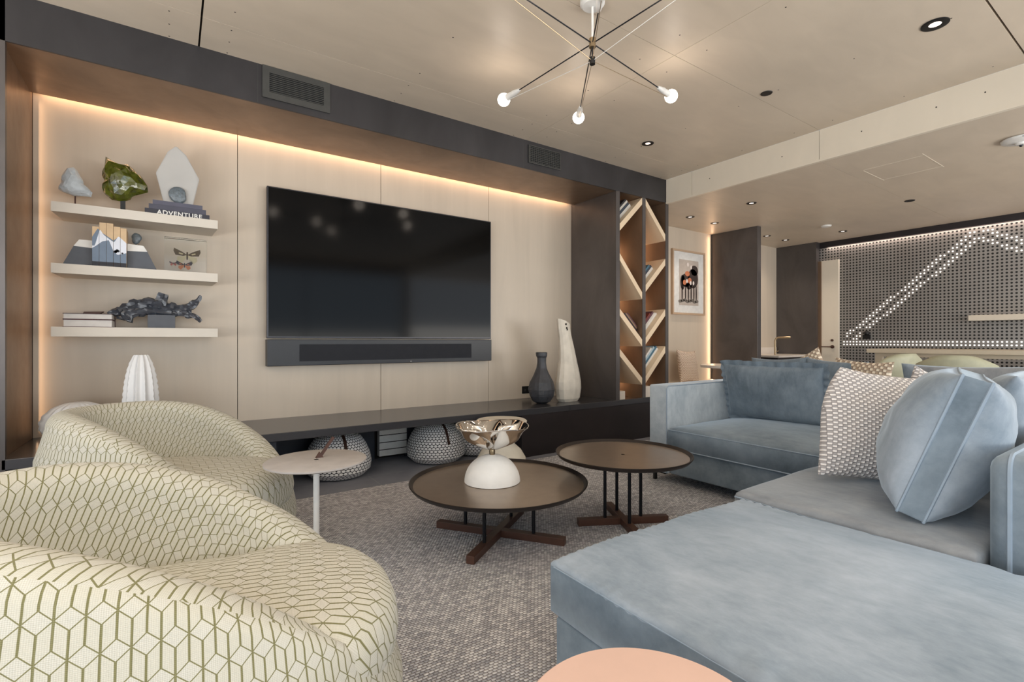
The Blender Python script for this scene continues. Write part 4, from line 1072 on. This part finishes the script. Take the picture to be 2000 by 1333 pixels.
for x_ in (-.14, -.07, -.01, .05, .11, .16): ell(x_, -.14, .014, .12, 0)
for cx, cz, rx, rz in ((-.03, .12, .05, .035), (-.09, .0, .035, .035), (.02, .03, .04, .04)): ell(cx, cz, rx, rz, 1)
for cx, cz in ((-.04, .02), (.04, .0), (.10, .0), (-.02, .24), (.05, .21)): ell(cx, cz, .018, .028, 2)
for k in range(8): ell(-.18+.05*k, -.25+.01*(k % 3), .04, .02, 3)
obj('print_figures', bm, [colm('print_dark', 62, 50, 46), colm('print_orange', 196, 120, 84), colm('print_white', 230, 220, 214), colm('print_ground', 120, 112, 104)], pc)
ns = thing('niche_seat', 'low pale plywood seat built into the lit niche', 'bench', (0, 0, 0))
obj('seat', B1(4.42, 6.18, 3.46, W-.002, .42, .47, bev=.004), MT['fascia'], ns); obj('base', B1(4.42, 6.18, 3.5, W-.002, 0, .42), MT['fascia'], ns)
pillow('zigzag_pillow', 'brown zigzag-pattern pillow leaning in the lit niche', .40, .42, .13, MT['herring'], (5.44, 3.93, .675), 0.05, -.18, .06, None, seed=21)
def ptable(label, x_, y_, z_, R_):
    o = thing('pedestal_table', label, 'table', (x_, y_, 0), 0, 'small marble pedestal tables')
    bm = NB(); lathe(bm, [(.01, z_-.03), (R_-.004, z_-.03), (R_, z_-.025), (R_, z_-.004), (R_-.004, z_), (.01, z_)], 48); obj('table_top', bm, MT['marble'], o, True)
    bm = NB(); tube(bm, [(0, 0, .02), (0, 0, z_-.03)], .04, 16); obj('pedestal', bm, MT['bezel'], o, True)
    bm = NB(); lathe(bm, [(.01, 0), (.22, 0), (.22, .012), (.01, .02)], 32); obj('base', bm, MT['black'], o, True)
ptable('white marble pedestal table before the lit niche', 4.92, 3.05, .745, .28)
ptable('white marble pedestal table, farther one seen over the far pillow', 5.45, 2.45, .75, .28)

# ------------------------------------------------------------------ kitchen counter and tap
kc = thing('kitchen_counter', 'kitchen counter with white worktop beyond the dark fin wall', 'counter', (0, 0, 0))
obj('worktop', B1(6.75, 7.9, 3.45, W-.002, .775, .80), MT['marble'], kc); obj('cabinet', B1(6.78, 7.9, 3.48, W-.002, 0, .774), MT['darkbox'], kc)
obj('backsplash', B1(6.75, 7.9, W-.02, W-.002, .80, .90), MT['marble'], kc)
bm = NB(); tube(bm, [(0, 0, 0), (0, 0, .20), (.01, -.01, .235), (.03, -.03, .25), (.09, -.17, .25)], .013, 10); tube(bm, [(0, 0, .04), (.04, -.03, .06)], .006, 8)
tag(obj('tap', bm, MT['brass'], None, True, (7.1, 3.68, .80)), 'slim brass tap with a squared spout on the kitchen counter', 'tap')

# ------------------------------------------------------------------ perforated wall lights, ledge, camera
yy0 = 1.33
def snap(v): return round((v+50)/P)*P-50
dots = set()
def near_line(y_, z_, a_, b_, off, wdt):
    ax, az = a_; bx_, bz = b_; dx, dz = bx_-ax, bz-az; l_ = math.hypot(dx, dz)
    t_ = ((y_-ax)*dx+(z_-az)*dz)/l_; n_ = ((y_-ax)*-dz+(z_-az)*dx)/l_
    return 0 <= t_ <= l_ and abs(n_-off) < wdt
ny = int((3.35-.7)/P); nz = int(1.45/P)
for i in range(ny+1):
    for j in range(nz+1):
        y_ = snap(.72+i*P); z_ = snap(.92+j*P)
        apex = (1.72, 2.30)
        l1 = any(near_line(y_, z_, (3.10, 1.03), apex, o_, .027) for o_ in (-.06, .04))
        l2 = any(near_line(y_, z_, apex, (.30, 1.45), o_, .027) for o_ in (-.06, .04))
        if (l1 or l2) and z_ > 1.02: dots.add((round(y_, 4), round(z_, 4)))
zb = snap(.985)
for i in range(int((3.23-.6)/P)):
    for k in (0, -1): dots.add((round(snap(.62+i*P), 4), round(zb+k*P, 4)))
dots = {d_ for d_ in dots if not (2.83 < d_[0] < 2.95 and 1.0 < d_[1] < 1.16)}
dl = sorted(dots, key=lambda d_: d_[0])
wl = thing('mountain_light', 'mountain outline of small lit dots on the perforated wall', 'light', (8.05, 0, 0))
bm = NB(); sph(bm, (0, 0, 0), .0105, 10, (.5, 1, 1)); proto = obj('light_dot', bm, MT['dot'], wl, True, (0, dl[0][0], dl[0][1]))
vis = [d_ for d_ in dl if d_[0] > 1.30]
for d_ in vis[1:100]:
    c_ = proto.copy(); COL.objects.link(c_); c_.parent = wl; c_.location = (0, d_[0], d_[1])
proto.location = (0, vis[0][0], vis[0][1])
bm = NB()
for d_ in vis[100:]+[e_ for e_ in dl if e_[0] <= 1.30]: sph(bm, (0, d_[0], d_[1]), .0105, 10, (.5, 1, 1))
o = obj('light_dot_rows', bm, MT['dot'], wl, True); o['kind'] = 'stuff'
tag(obj('wall_ledge', B1(7.80, 8.049, -.4, 1.76, 1.24, 1.305, bev=.002), MT['fascia']), 'pale floating ledge on the perforated wall at right', 'shelf')
bm = NB(); box(bm, 8.02, 8.049, 2.84, 2.93, 1.03, 1.09); sph(bm, (8.03, 2.885, 1.11), .035, 12)
tag(obj('wall_camera', bm, MT['black'], None, True), 'small black camera on the perforated wall at the slope foot', 'camera')

# bar table and shell chairs
bt = thing('bar_table', 'pale oak bar table in front of the perforated wall', 'table', (0, 0, 0))
obj('table_top', B1(5.95, 6.75, -.6, 2.14, .878, .918, bev=.003), MT['barw'], bt)
for y0_, y1_ in ((2.02, 2.08), (-.5, -.44)):
    obj('leg', B1(6.0, 6.06, y0_, y1_, 0, .877), MT['barw'], bt); obj('leg', B1(6.64, 6.70, y0_, y1_, 0, .877), MT['barw'], bt)
obj('apron', B1(6.0, 6.06, -.44, 2.02, .84, .877), MT['barw'], bt); obj('rail', B1(6.3, 6.33, -.4, 2.0, .835, .86), MT['black'], bt)
def shell_chair(label, loc, rz):
    o = thing('shell_chair', label, 'chair', loc, rz, 'pale green shell chairs at the bar table')
    bm = NB(); pv = None
    rows = []
    prof = [(.22, .60), (.10, .585), (-.05, .58), (-.16, .60), (-.20, .68), (-.21, .76), (-.215, .84), (-.215, .885)]   # x forward
    for i, (x_, z_) in enumerate(prof):
        hw = [.18, .22, .23, .235, .27, .275, .25, .17][i]; row = []
        for k in range(13):
            s_ = -1+2*k/12; row.append(bm.verts.new((x_+(.09*s_*s_ if i > 2 else 0), hw*s_, z_+(.03*s_*s_ if i <= 2 else -.03*(s_**4) if i > 5 else 0))))
        rows.append(row)
    for i in range(len(rows)-1):
        for k in range(12): bm.faces.new((rows[i][k], rows[i+1][k], rows[i+1][k+1], rows[i][k+1]))
    s_ = obj('shell', bm, MT['chairs'], o, 'all'); md_ = s_.modifiers.new('s', 'SOLIDIFY'); md_.thickness = .014; md_.offset = -1
    for sx, sy in ((1, 1), (1, -1), (-1, 1), (-1, -1)):
        bm = NB(); tube(bm, [(.10*sx, .12*sy, .575), (.16*sx, .19*sy, .555), (.19*sx, .22*sy, .01)], .009, 8); obj('leg', bm, MT['whitem'], o, True)
    return o
sc0 = shell_chair('pale green shell chair side-on at the left end of the bar table', (5.62, 1.84, 0), 1.2)
dup(sc0, (5.35, 1.27, 0), .1, 'pale green shell chair with its back to us, before the bar table middle')
dup(sc0, (5.40, .58, 0), 0, 'pale green shell chair before the bar table at the right edge')
